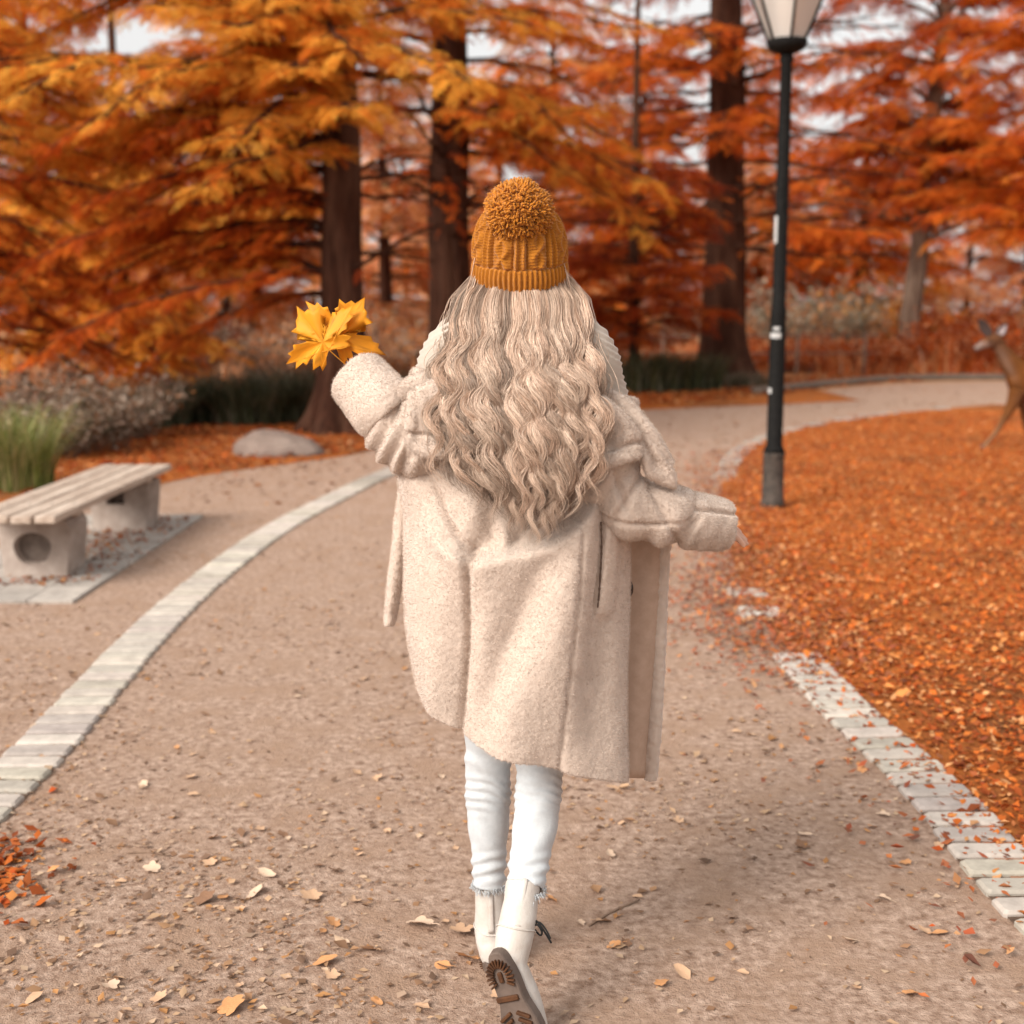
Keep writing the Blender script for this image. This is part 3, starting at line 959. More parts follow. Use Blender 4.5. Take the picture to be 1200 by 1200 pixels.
# --- F: low dark red tree right of the hat
f0 = P(742, 470, 25.5) * (1, 1, 0)
F_ = Tree(10, f0); F_.trunk(5.2, .12, 1.3)
rr = random.Random(13)
for i in range(46):
    z = .9 + i * .075
    F_.branch(z, R(rr.uniform(0, 360)), rr.uniform(1.0, 2.3), rr.uniform(10, 40), rr.uniform(-35, -5), .03, ['red', 'red', 'rust'], 1.3, .27)
F_.build('conifer_tree', 'low dark red bushy tree right of the mustard hat', 'tree', TG, MID)

# --- yellow orange small tree behind the left bed
y0 = P(150, 470, 22.0) * (1, 1, 0)
Yt = Tree(14, y0); Yt.trunk(5, .11, 1.4)
rr = random.Random(15)
for i in range(46):
    z = .5 + i * .075
    Yt.branch(z, R(rr.uniform(0, 360)), rr.uniform(1.2, 2.6), rr.uniform(0, 30), rr.uniform(-55, -20), .03, ['yellow', 'orange', 'yellow'], 1.3, .27)
Yt.build('conifer_tree', 'golden yellow small tree glowing behind the planting left of the boulder', 'tree', TG, MID)

# --- G: tree at the right edge, crown hanging into the frame
g0 = P(1265, 440, 27) * (1, 1, 0)
Gt = Tree(16, g0); Gt.trunk(11, .25, 1.5)
rr = random.Random(16)
for i in range(32):
    z = 3.2 + i * .17
    Gt.branch(z, R(rr.uniform(120, 270)), rr.uniform(2.2, 4.2), rr.uniform(5, 25), rr.uniform(-30, -5), .05, ['rust', 'orange', 'orange'], 1.2, .36)
Gt.build('conifer_tree', 'rust tree at the right edge with its crown over the deer', 'tree', TG, MID)

# --- the wood behind: many trees, each its own
bgs = [  # px, distance, height of lowest boughs, height, palette, crown half width
    (60, 38, .6, 9, ['orange', 'dusk'], 3.0), (225, 44, .5, 8, ['peach', 'orange'], 3.2), (300, 34, .4, 5.5, ['peach', 'dusk'], 2.6),
    (455, 40, 1.0, 9, ['peach', 'dusk'], 3.4), (478, 56, .5, 10, ['dusk', 'peach'], 4.0), (585, 46, 1.0, 10, ['dusk', 'orange'], 3.8),
    (640, 36, 1.6, 9, ['dusk', 'orange'], 3.0), (700, 52, .5, 8.5, ['orange', 'peach'], 4.0), (790, 58, .5, 8.5, ['peach', 'rust'], 4.0),
    (905, 47, 1.2, 7, ['peach', 'orange'], 3.6), (960, 60, .5, 8.5, ['rust', 'peach'], 4.4), (1010, 50, .6, 6.5, ['peach', 'yellow'], 3.6),
    (1130, 55, .5, 8, ['peach', 'orange'], 4.2), (1200, 48, .5, 7.5, ['peach', 'orange'], 3.8), (370, 62, .5, 10, ['peach', 'dusk'], 4.5),
    (150, 58, .5, 10, ['orange', 'peach'], 4.5), (-60, 48, .5, 10, ['orange', 'rust'], 4), (860, 66, .5, 9.5, ['peach', 'dusk'], 4.6),
    (1270, 62, .5, 9, ['rust', 'peach'], 4.5), (530, 70, .5, 10, ['dusk', 'peach'], 4.6), (742, 43, 2.5, 11, ['rust', 'orange'], 3.2), (890, 49, 2.0, 11, ['rust', 'orange'], 3.4), (1000, 44, 3.0, 11, ['rust', 'orange'], 3.4), (40, 30, 2.5, 9, ['yellow', 'orange'], 3.2), (265, 33, 3.0, 9, ['yellow', 'orange'], 3.2)]
hue = {'orange': 'orange', 'peach': 'pale peach', 'dusk': 'brownish', 'rust': 'rust', 'yellow': 'yellow'}
places = ['behind the left curtain of boughs', 'behind the golden tree', 'just right of the golden tree', 'between the two big left trunks',
          'farther back between the two big left trunks', 'behind the hat', 'right behind the pompom', 'behind the dark red tree',
          'left of the tall straight trunk', 'right behind the lamp post', 'far off right of the lamp post', 'left of the leaning tree',
          'right of the leaning tree', 'above the deer', 'far off behind the maple leaf', 'far off at the left', 'at the left edge of the wood',
          'far off behind the tall straight trunk', 'at the right edge of the wood', 'farthest off behind the brown trunk', 'between the dark red tree and the tall straight trunk', 'high behind the lamp post', 'high between lamp post and leaning tree', 'high at the upper left', 'high behind the yellow boughs']
for i, (px, Y, zl, h, pal, hw) in enumerate(bgs):
    b = P(px, 420, Y) * (1, 1, 0)
    T_ = Tree(100 + i, b, lean=(random.Random(i).uniform(-.03, .03), 0)); T_.trunk(h * (1.0 if (px < 660 or px > 1000) else .92), .16 + .02 * (i % 4), 1.4, .3, 8)
    rr = random.Random(200 + i)
    h = h * (1.0 if (px < 660 or px > 1000) else .92); nb = int(24 + h * 2.4)
    for k in range(nb):
        f = k / nb; z = zl + (h - zl) * f
        T_.branch(z, R(rr.uniform(0, 360)), hw * (1.0 - .55 * f) * rr.uniform(.6, 1.1), rr.uniform(0, 35), rr.uniform(-40, 0), .05, pal, .62, .62, twig=1.2)
    T_.build('background_tree', '%s autumn tree %s' % (hue[pal[0]], places[i]), 'tree', 'autumn trees in the wood behind', COARSE)

# ------------------------------------------------------------------ undergrowth
GRASS = tint_mat('grass_blade', rough=.6, trans=.3, spec=.25)
def blades(base, n, rad, h, lean, width, cols, curve=1.0):
    base = np.asarray(base, float)
    ang = RNG.uniform(0, 2 * np.pi, n); rr_ = rad * np.sqrt(RNG.random(n))
    p = np.column_stack([np.cos(ang) * rr_, np.sin(ang) * rr_ * .7, np.zeros(n)]) + base
    a2 = ang + RNG.normal(0, .7, n); hh = h * RNG.uniform(.55, 1.1, n); le = lean * RNG.uniform(.3, 1.3, n) * hh
    d = np.column_stack([np.cos(a2), np.sin(a2), np.zeros(n)])
    sdv = np.column_stack([-np.sin(a2), np.cos(a2), np.zeros(n)])
    S = np.linspace(0, 1, 6)
    V = np.empty((n, 6, 2, 3))
    for k, s in enumerate(S):
        c = p + d * (le * s ** 1.8)[:, None] + np.array((0, 0, 1.)) * (hh * (s - .28 * curve * s ** 3))[:, None]
        wv = sdv * (width * (1 - s * .9) * RNG.uniform(.8, 1.2, n))[:, None]
        V[:, k, 0] = c - wv; V[:, k, 1] = c + wv
    q = []
    for k in range(5): q.append((2 * k, 2 * k + 1, 2 * k + 3, 2 * k + 2))
    F = (np.array(q)[None] + (np.arange(n) * 12)[:, None, None]).reshape(-1, 4)
    cols = np.array(cols); c = cols[RNG.integers(0, len(cols), n)] * RNG.uniform(.7, 1.2, (n, 1))
    return V.reshape(-1, 3), F, np.repeat(c, 12, 0)
def clump(name, label, cat, px, Y, n, rad, h, lean, width, cols, group=None):
    b = P(px, 450, Y) * (1, 1, 0)
    V, F, C = blades(b, n, rad, h, lean, width, cols)
    return tag(obj(name, V, F, GRASS, smooth=True, col=C, loc=b), label, cat, group)
GREEN = [(.16, .20, .045), (.22, .25, .07), (.12, .15, .04), (.34, .33, .13), (.42, .36, .17)]
DARKG = [(.055, .07, .034), (.075, .09, .045), (.045, .055, .03), (.14, .145, .085), (.24, .22, .155)]
PALE = [(.42, .33, .25), (.50, .41, .33), (.34, .25, .18), (.26, .19, .14), (.56, .47, .38)]
clump('grass_clump', 'yellow green ornamental grass clump behind the bench at the left edge', 'grass', 5, 10.9, 900, .36, .95, .55, .007, GREEN)
sg = 'dark strappy evergreen clumps along the left bed'
for px, Y, n, rad, h, lb_ in [(185, 17.0, 600, .42, .85, 'dark green strappy clump left end of the low hedge'), (235, 17.6, 700, .48, .95, 'dark green strappy clump behind the boulder, leftmost of three'),
                              (290, 17.4, 800, .50, .95, 'dark green strappy clump directly behind the boulder'), (345, 17.8, 800, .5, 1.05, 'dark green strappy clump touching the big left trunk')]:
    clump('strappy_plant', lb_, 'plant', px, Y, n, rad, h, 1.0, .012, DARKG, sg)
clump('grass_clump', 'small dark green clump low between the two big left trunks', 'grass', 470, 19, 700, .5, .85, .6, .010, DARKG)
for px, Y, h, lb_ in [(748, 24.5, 1.05, 'dark green grassy clump right of the person, left one of the pair'), (798, 25.0, 1.0, 'dark green grassy clump at the foot of the tall straight trunk')]:
    clump('grass_clump', lb_, 'grass', px, Y, 1100, .80, h, .55, .014, DARKG + [(.10, .10, .04), (.14, .12, .05)], 'dark grassy clumps on the far verge')
clump('grass_clump', 'low grey green tuft around the flared foot of the tall trunk', 'grass', 858, 26.0, 500, .75, .45, .6, .012, DARKG + PALE[2:4], 'dark grassy clumps on the far verge')

TWIGM = mat('dead_stem', (.12, .075, .05), (.20, .13, .09), 30, .9)
def twiggy(name, label, px, Y, h, rad, cols, n=90, leaf=.05, group=None, leaves=9):
    """twiggy shrub with small leaves along its stems"""
    b = P(px, 450, Y) * (1, 1, 0)
    t = thing(name, label, 'shrub', b, group)
    rr = random.Random(int(px) * 7 + int(Y)); wd = MB(); ps, ds, ss = [], [], []
    for k in range(n):
        a = rr.uniform(0, 6.28); o = rad * .5 * math.sqrt(rr.random())
        p0 = b + (math.cos(a) * o, math.sin(a) * o, 0)
        pts, rd = limb(p0, a + rr.gauss(0, .6), h * rr.uniform(.6, 1.25), rr.uniform(55, 85), rr.uniform(5, 60), .008, rr, 6, .25)
        wd.add(*tube(pts, rd, 3, cap=False))
        full = catmull(pts, 20)
        for q in range(leaves):
            i = rr.randint(5, 19)
            ps.append(full[i] + np.array([rr.gauss(0, .03) for _ in range(3)])); ds.append((rr.gauss(0, 1), rr.gauss(0, 1), rr.gauss(0, .6))); ss.append(leaf * rr.uniform(.6, 1.5))
    wd.build('stems', TWIGM, t)
    leafT = [(np.array([(0, 0, 0), (.5, .3, .06), (1, 0, 0), (.5, -.3, .06)], float), np.array([(0, 1, 2, 3)]))]
    cols = np.array(cols); c = cols[RNG.integers(0, len(cols), len(ps))] * RNG.uniform(.7, 1.2, (len(ps), 1))
    V, F, C = stamp(leafT, ps, ds, ss, c)
    obj('leaves', V, F, FOL, t, smooth=False, col=C)
MIX = PALE + [(.10, .08, .05), (.06, .055, .035), (.30, .13, .05)]
for px, Y, h, lb_ in [(50, 13.5, .75, 'grey leaved twiggy shrub right of the yellow green grass'), (95, 14.2, .8, 'pale dry twiggy shrub behind the middle of the bench'),
                      (135, 15.4, .85, 'brown and grey twiggy shrub beyond the far end of the bench'), (25, 15.8, 1.0, 'dull brown shrub behind the yellow green grass')]:
    twiggy('dry_shrub', lb_, px, Y, h, .9, MIX, 120, .07, 'dry shrubs behind the bench', 14)
for px, Y, h, cols, lb_ in [(205, 24, 1.7, PALE, 'tall pale twiggy shrub above the strappy clumps'), (330, 26, 1.4, PALE + PAL['peach'], 'pale pinkish shrub beyond the boulder'),
                      (455, 27, 1.6, PALE + PAL['dusk'], 'pale tan shrub low between the two left trunks'), (958, 38, 2.6, [(.40, .35, .26), (.48, .42, .33), (.34, .30, .22), (.28, .25, .17)], 'large grey green bush right of the lamp post'),
                      (1120, 37, 1.6, PAL['red'] + PAL['rust'], 'dark red bush left of the deer head'), (1170, 40, 2.2, PAL['peach'], 'pale orange bush behind the deer'),
                      (905, 40, 1.8, PAL['peach'], 'pale orange bush behind the lamp post'), (1015, 39, 2.2, PAL['peach'] + PAL['yellow'], 'yellow orange bush left of the leaning trunk'),
                      (760, 40, 2.0, PAL['peach'] + PALE, 'pale bush behind the dark red tree'), (690, 38, 2.0, PAL['dusk'] + PALE, 'tan bush behind the right shoulder'), (395, 33, 1.5, PAL['dusk'] + PALE, 'tan bush behind the big left trunk')]:
    twiggy('wild_shrub', lb_, px, Y, h, 2.2 if Y > 30 else 1.3, cols, 170, .16 if Y > 30 else .10, 'shrubs on the far bank', 16)
# reed bed at the back right: patchy reddish undergrowth
n = 11000
px_ = RNG.uniform(690, 1340, n); Yd = RNG.uniform(31.0, 38, n)
b = np.column_stack([(px_ - 600) / 1500 * Yd, Yd, np.zeros(n)])
dens = fnoise(b, .45, 9)
b = b[dens + RNG.normal(0, .25, n) > -.12]; n = len(b)
V, F, C = blades(np.zeros(3), n, 0.0, .85, 1.1, .013, PAL['peach'] + PAL['rust'] + PAL['rust'] + PAL['red'][3:] + PAL['dusk'])
V = V.reshape(n, 12, 3); V[..., 2] *= (1 + .9 * fnoise(b, .7, 3) + .4 * fnoise(b, 2.5, 4))[:, None]
V = (V + b[:, None]).reshape(-1, 3)
tag(obj('reed_bed', V, F, GRASS, col=C), 'reddish brown undergrowth filling the far bank at the right', 'undergrowth', kind='stuff')
for px, Y, h, lb_ in [(925, 32.5, .9, 'low rust bush just right of the lamp post'), (985, 33.5, 1.1, 'rust bush between lamp post and leaning trunk'), (1040, 32.8, .8, 'low reddish bush at the foot of the leaning trunk'),
                      (1095, 33.4, 1.2, 'dull red bush right of the leaning trunk'), (1145, 32.6, 1.0, 'rust bush in line with the deer muzzle'), (1205, 33.2, 1.2, 'rust bush at the right edge behind the deer'), (880, 33.0, .8, 'low rust bush between tall trunk and lamp post')]:
    twiggy('rust_bush', lb_, px, Y, h, 1.5, PAL['rust'] + PAL['red'][2:] + PAL['peach'][:2], 120, .11, 'rust bushes along the far path', 15)
n = 5000
px_ = RNG.uniform(-80, 640, n); Yd = RNG.uniform(26, 34, n)
b = np.column_stack([(px_ - 600) / 1500 * Yd, Yd, np.zeros(n)])
V, F, C = blades(np.zeros(3), n, 0.0, 1.0, .35, .014, PALE + PAL['dusk'] + PAL['peach'][:3])
V = (V.reshape(n, 12, 3) + b[:, None]).reshape(-1, 3)
tag(obj('dry_grass', V, F, GRASS, col=C), 'pale dry grass on the far bank at the left', 'grass', kind='stuff')
# ================================================================== the person
YW = 2.74
def rad(px): return px / 540.0            # photo pixels to metres at the person's distance
SKIN = mat('skin', (.62, .38, .28), (.55, .32, .23), 30, .5, spec=.4)
feet = G(585, 1150); feet[2] = 0
person = thing('person', 'person seen from behind walking away in cream teddy coat, mustard bobble hat and white jeans', 'person', feet)

def chain(pts, radii, seg=14, n=None, **k):
    pts = [P(*p) if len(p) == 3 else np.array(p[:3]) for p in pts]
    return tube(pts, radii, seg, n or max(8, len(pts) * 6), **k)

# ---- key joints, photo position + distance
HIPL, HIPR = P(575, 715, 2.75), P(642, 715, 2.74)
KNL, KNR = P(571, 885, 2.80), P(634, 900, 2.74)
ANL, ANR = P(578, 1072, 2.80), P(606, 1078, 2.56)
SHL, SHR = P(527, 418, 2.74), P(694, 425, 2.74)
ELL, WRL = P(491, 522, 2.73), P(450, 476, 2.81)
ELR, WRR = P(748, 598, 2.72), P(832, 612, 2.74)
HEAD = P(609, 300, 2.75)

def finger(base, d, side, n, L, r, curl):
    """three bones bending towards n"""
    pts = [np.array(base) - unit(d) * .015, np.array(base)]
    dd = unit(d)
    for k, f in enumerate((.45, .31, .24)):
        a = curl[k]
        dd = unit(dd * math.cos(a) + unit(n) * math.sin(a))
        pts.append(pts[-1] + dd * L * f)
    return tube(pts, [r * 1.1, r * 1.08, r, r * .92, r * .72], 10)

def hand(wrist, d, n, side, L=.172, curl=.35):
    """d towards the fingers, n out of the palm, side towards the thumb"""
    d, n = unit(d), unit(n); side = unit(side - d * np.dot(side, d)); n = unit(np.cross(d, side)) * np.sign(np.dot(np.cross(d, side), n))
    out = []
    pl = L * .52
    out.append(tube([wrist - d * .04, wrist, wrist + d * pl * .4, wrist + d * pl * .95], [.024, .026, .036, .037], 16, 10, flat=(1, .42), up=n))
    for k, (o, ln, c) in enumerate([(.027, .90, .8), (.009, 1.0, 1.0), (-.009, .94, 1.1), (-.026, .76, 1.25)]):
        out.append(finger(wrist + d * pl * .92 + side * o, d + side * o * 4, side, n, L * .5 * ln, .0078, [curl * c, curl * 1.1 * c, curl * .7 * c]))
    tb = wrist + d * pl * .30 + side * .026
    out.append(tube([wrist + d * pl * .15 + side * .008, tb, tb + unit(d * .7 + side * .75 + n * .3) * .036, tb + unit(d * .8 + side * .55 + n * .45) * .062, tb + unit(d * .85 + side * .35 + n * .6) * .082],
                    [.014, .0125, .0105, .0095, .0075], 10))
    return out

parts = []
# head with a face on the far side (looking along +Y)
parts.append(ellipsoid(HEAD + (0, -.008, .02), (.074, .094, .095)))
parts.append(ellipsoid(HEAD + (0, .035, -.045), (.058, .060, .070)))
parts.append(ellipsoid(HEAD + (0, .078, -.098), (.024, .020, .018)))          # chin
f = HEAD
parts.append(tube([f + (0, .088, .005), f + (0, .102, -.022), f + (0, .112, -.040), f + (0, .095, -.048)], [.008, .010, .0125, .008], 10))
for s in (-1, 1):
    parts.append(ellipsoid(f + (s * .010, .098, -.044), (.008, .008, .006)))
    parts.append(ellipsoid(f + (s * .030, .086, .014), (.020, .010, .006)))    # brow
    parts.append(ellipsoid(f + (s * .040, .066, -.030), (.020, .018, .016)))    # cheek
    parts.append(ellipsoid(f + (s * .074, -.004, -.018), (.010, .018, .030)))    # ear
parts.append(ellipsoid(f + (0, .092, -.068), (.022, .010, .0055)))
parts.append(ellipsoid(f + (0, .090, -.078), (.019, .010, .006)))
parts.append(tube([HEAD + (0, -.012, -.04), HEAD + (0, -.01, -.10), HEAD + (0, -.005, -.19)], [.053, .050, .060], 18, 10))
# trunk
mid = lambda a, b: (a + b) / 2
ch = mid(SHL, SHR); hp = mid(HIPL, HIPR)
parts.append(tube([ch + (0, 0, .035), ch + (0, 0, -.03), ch * .75 + hp * .25, ch * .38 + hp * .62, ch * .12 + hp * .88, hp + (0, 0, -.02)], [.07, .150, .150, .118, .140, .105], 24, 20, flat=(1, .66), up=(0, 1, 0)))
parts.append(tube([SHL + (-.0, 0, -.01), ch + (0, 0, .03), SHR + (0, 0, -.01)], [.052, .066, .052], 16, 14))
for a, b, c in ((SHL, ELL, WRL), (SHR, ELR, WRR)):
    parts.append(tube([a, (a * .5 + b * .5) if a is SHL else P(716, 560, 2.71), b], [.046, .030, .028], 14, 16))
    parts.append(tube([b, b * .6 + c * .4, c], [.028, .028, .022], 14, 10))
LEGL = [P(576, 715, 2.75), P(574, 800, 2.78), P(572, 875, 2.795), P(572, 940, 2.81), P(573, 1000, 2.81), P(573, 1037, 2.805), P(576, 1078, 2.81)]
LEGR = [P(643, 715, 2.74), P(640, 800, 2.76), P(633, 900, 2.745), P(628, 960, 2.70), P(620, 1010, 2.645), P(616, 1042, 2.60), P(607, 1078, 2.56)]
for lp_ in (LEGL, LEGR):
    parts.append(tube(lp_, [.058, .046, .038, .037, .029, .027, .029], 16, 30))
for h, k, a in ():
    parts.append(tube([h + (0, 0, .05), h * .7 + k * .3, k], [.062, .052, .040], 16, 12))
    parts.append(tube([k, k * .65 + a * .35, a], [.040, .038, .029], 16, 12))
parts.append(tube([ANL + (0, -.02, -.03), ANL + (0, .06, -.05), ANL + (.0, .16, -.075)], [.024, .022, .016], 12, 8))
hr0 = P(578, 1117, 2.475); dR = unit(P(615, 1236, 2.44) - hr0); zR = unit((.26, 1, .2))
parts.append(tube([P(607, 1078, 2.56), hr0 + dR * .05 + zR * .05, hr0 + dR * .12 + zR * .052, hr0 + dR * .19 + zR * .042], [.024, .026, .024, .016], 12, 12))
# hands: left pinches the leaf stalks behind the cuff, right hangs loosely from its cuff
hl_d = P(416, 424, 2.87) - P(446, 472, 2.84)
parts += hand(P(449, 479, 2.845), hl_d, (.2, -1, .3), np.array((.5, 0, 1.0)), L=.150, curl=.62)
hr_d = P(862, 618, 2.76) - P(828, 613, 2.745)
parts += hand(P(808, 612, 2.745), hr_d, (.1, .5, -1), np.array((.0, 1, .2)), L=.158, curl=.22)
V, F = join(*parts)
bv, bn, bf = fused(V, F, .0036, 5, .5)
body = obj('body', bv, bf, SKIN, person)
EYE = mat('eye_white', (.75, .74, .72), rough=.2); IRIS = mat('iris', (.06, .04, .03), rough=.2)
for s in (-1, 1):
    e = obj('eye', *ellipsoid(f + (s * .030, .0845, -.004), (.0125, .008, .0065)), EYE, person)
    obj('iris', *ellipsoid(f + (s * .030, .0915, -.004), (.0055, .002, .0055), nu=12, nv=8), IRIS, e)
obj('lips', *ellipsoid(f + (0, .0965, -.073), (.020, .0068, .0085)), mat('lips', (.50, .18, .16), rough=.45), person)

# ---- knitted sweater at the shoulders
sw = [tube([ch + (0, 0, .05), ch + (0, 0, -.02), ch * .78 + hp * .22, ch * .45 + hp * .55], [.085, .168, .168, .15], 24, 18, flat=(1, .70), up=(0, 1, 0)),
      tube([P(517, 446, 2.72), P(524, 424, 2.71), P(548, 402, 2.70), P(609, 385, 2.70), P(668, 400, 2.70), P(693, 424, 2.71), P(699, 450, 2.72)], [rad(30), rad(33), rad(36), rad(34), rad(36), rad(33), rad(31)], 22, 40),
      tube([P(518, 440, 2.72), SHL * .5 + ELL * .5], [.058, .05], 16, 8), tube([P(699, 445, 2.72), SHR * .55 + ELR * .45], [.058, .052], 16, 8),
      tube([HEAD + (0, -.012, -.09), HEAD + (0, -.01, -.15)], [.064, .072], 18, 6)]
sv, sn, sf = fused(*join(*sw), .006, 8)
KNIT, t, N, L, B = nt('cream_knit')
B.inputs['Base Color'].default_value = (.45, .385, .325, 1); B.inputs['Roughness'].default_value = .95; B.inputs['Specular IOR Level'].default_value = .1
B.inputs['Sheen Weight'].default_value = .3
# ribs run along the shoulder
relx = sv[:, 0] - ch[0]
rib = np.sin((sv[:, 2] + .55 * np.abs(relx)) * 2 * np.pi / .0125)
sv2 = sv + sn * (.0022 * rib)[:, None]
obj('sweater', sv2, sf, KNIT, person)

# ---- white jeans
JEAN = mat('white_denim', (.55, .57, .585), (.49, .51, .525), 60, .85, bump=.5, bscale=330, bdist=.003, spec=.2)
jl = [tube([P(576, 700, 2.75), P(574, 800, 2.78), P(572, 875, 2.795), P(572, 940, 2.81), P(573, 1000, 2.81), P(573, 1037, 2.805)],
           [rad(40), rad(33), rad(28.5), rad(28), rad(22), rad(20.5)], 40, 60, hollow=.03, cap=True),
      tube([P(643, 700, 2.74), P(640, 800, 2.76), P(633, 900, 2.745), P(628, 960, 2.70), P(620, 1010, 2.645), P(616, 1042, 2.60)],
           [rad(40), rad(33), rad(29), rad(27), rad(23.5), rad(22.5)], 40, 60, hollow=.03, cap=True),
      tube([P(578, 690, 2.75), P(609, 690, 2.745), P(642, 690, 2.74)], [rad(46), rad(56), rad(46)], 20, 12)]
jv, jn, jf = fused(*join(*jl), .0042, 5)
qx, qy = proj(jv)
# soft cross folds at knee and above the hem
fold = .0020 * np.sin(qy * .55 - qx * .22 + 2 * np.sin(qx * .09)) * np.exp(-((qy - 930) / 22) ** 2) + .0030 * np.sin(qy * .42 + qx * .10) * np.exp(-((qy - 1018) / 18) ** 2) + .0020 * np.sin(qy * .30 - qx * .14) * np.exp(-((qy - 890) / 16) ** 2) + .0012 * np.sin(qy * .16 + 3 * np.sin(qx * .06))
jv = jv + jn * fold[:, None]
jeans = obj('jeans', jv, jf, JEAN, person)
r_ = random.Random(3)
for c, rr0 in ((P(573, 1036, 2.805), rad(21)), (P(616, 1042, 2.60), rad(23))):
    fr = MB()
    for k in range(240):
        a = r_.uniform(0, 6.283); p = c + np.array((math.cos(a) * rr0, math.sin(a) * rr0, r_.uniform(-.004, .006)))
        q = p + np.array((r_.gauss(0, .004), r_.gauss(0, .004), -r_.uniform(.005, .014)))
        fr.add(*tube([p, (p + q) / 2 + np.array((r_.gauss(0, .002), r_.gauss(0, .002), 0)), q], [.0009, .0008, .0005], 3, cap=False))
    fr.build('frayed_hem', JEAN, jeans)

# ---- boots
LEATH = mat('white_leather', (.58, .54, .50), (.50, .455, .41), 14, .5, bump=.35, bscale=90, bdist=.004, spec=.35, c3=(.50, .44, .39), scale3=26)
SOLE = mat('brown_sole', (.095, .068, .055), (.14, .10, .08), 25, .6, bump=.15, bscale=60, spec=.3)
LUG = mat('sole_lug', (.05, .021, .010), (.10, .042, .018), 40, .75, spec=.2)
LACE = mat('black_lace', (.012, .012, .012), rough=.7)

def sole_outline(L=.262, n=44):
    out = []
    for k in range(n):
        a = 2 * math.pi * k / n
        y = .5 - .5 * math.cos(a)            # 0 heel .. 1 toe
        wv = .031 + .016 * math.exp(-((y - .70) / .22) ** 2) - .004 * math.exp(-((y - .40) / .12) ** 2)
        x = wv * np.sign(math.sin(a)) * abs(math.sin(a)) ** .62
        out.append((x + .006 * math.sin(y * 3), y * L))
    return out

def boot(M, shaft_top, ank, lab, lace):
    """M: 4x4 foot frame, heel-back at origin, +y toe, +z up off the sole"""
    Mi = np.array(M)
    tr = lambda V: np.asarray(V) @ Mi[:3, :3].T + Mi[:3, 3]
    b = thing_part('boot_root') if False else None
    o2 = sole_outline()
    # upper
    sh = []
    ring = []
    up_parts = [tube([(0, .030, .045), (0, .05, .05), (0, .12, .055), (.002, .18, .047), (.005, .225, .036), (.006, .243, .032)], [.026, .036, .042, .041, .034, .020], 24, 20, flat=(1.0, .95), up=(0, 0, 1)),
                ellipsoid((0, .038, .048), (.033, .036, .045)),
                ellipsoid((.005, .20, .032), (.042, .055, .030))]
    U = [(tr(v), f_) for v, f_ in up_parts]
    heelp = tr(np.array([[0, .046, .055]]))[0]; ankp = np.array(ank); top = np.array(shaft_top)
    U.append(tube([heelp, ankp * .6 + heelp * .4, ankp, ankp * .5 + top * .5, top], [.037, .040, .0395, .037, .0385], 28, 24, hollow=.04))
    uv, un, uf = fused(*join(*U), .0036, 6)
    # flatten under the sole plane
    loc = (uv - Mi[:3, 3]) @ Mi[:3, :3]
    loc[:, 2] = np.where(loc[:, 2] < .018, .018 + (loc[:, 2] - .018) * .1, loc[:, 2])
    qx, qy = proj(uv)
    uv = tr(loc)
    uv = uv + un * (.0012 * fnoise(uv, 30, 2))[:, None]
    bt = obj('boot', uv, uf, LEATH, person)
    bt['label'] = lab
    # sole slab with welt
    n = len(o2); V = []; F = []
    lv = [(.0, .94), (.004, 1.0), (.020, 1.03), (.026, 1.03), (.028, .99)]
    cy = .131
    for z, s in lv:
        for x, y in o2: V.append((x * s, cy + (y - cy) * (1 + (s - 1) * .35), z))
    for i in range(len(lv) - 1):
        for k in range(n):
            q = (k + 1) % n; F.append((i * n + k, i * n + q, (i + 1) * n + q, (i + 1) * n + k))
    F += [tuple(range(n))[::-1], tuple((len(lv) - 1) * n + k for k in range(n))]
    so_ = obj('sole', tr(V), F, SOLE, bt, smooth=False)
    # lugs: rays round the heel, bars across the forefoot
    lg = MB()
    for k in range(17):
        a = math.pi * (1.0 + k / 16.0) if True else 0
        a = R(150) + R(240) * k / 16
        d = np.array((math.cos(a), math.sin(a)))
        c = np.array((0, .052)) + d * np.array((.022, .030))
        lg.add(*[(lambda v, f_: (tr(v), f_))(*box((c[0], c[1], -.003), (.017, .0036, .010), .001, a))][0])
    lg.add(*[(lambda v, f_: (tr(v), f_))(*box((0, .052, -.002), (.010, .022, .008), .002))][0])
    lg.add(*[(lambda v, f_: (tr(v), f_))(*box((0, .098, -.002), (.050, .012, .007), .002))][0])
    for k in range(8):
        y = .135 + k * .014
        for s in (-1, 1):
            lg.add(*[(lambda v, f_: (tr(v), f_))(*box((s * .020 + .004, y, -.003), (.030, .007, .010), .0015, s * .5))][0])
    lg.build('lugs', LUG, so_, smooth=False)
    # ankle seam, pull tab
    ax = unit(top - ankp)
    sm = MB()
    cc = ankp * .75 + heelp * .25
    rr0 = .0415
    e1 = unit(np.cross(ax, (0, 1, 0))); e2 = np.cross(ax, e1)
    ring = [cc + (math.cos(a) * e1 + math.sin(a) * e2) * rr0 + ax * .004 * math.cos(a * 2) for a in np.linspace(0, 2 * math.pi, 40)]
    sm.add(*tube(ring, .0016, 6, cap=False))
    back = e2 if e2[1] < 0 else -e2
    sm.add(*tube([cc + back * .0405 + ax * .002, mid(cc, top) + back * .0378, top + back * .0385 + ax * .004], [.0055, .0045, .0045], 8, 12, flat=(1.3, .4), up=back))
    sm.build('seam', LEATH, bt)
    if lace is not None:
        lc = MB()
        for pts in lace: lc.add(*tube([P(*p) for p in pts], .0023, 6, 18))
        lc.build('lace', LACE, bt)
    return bt

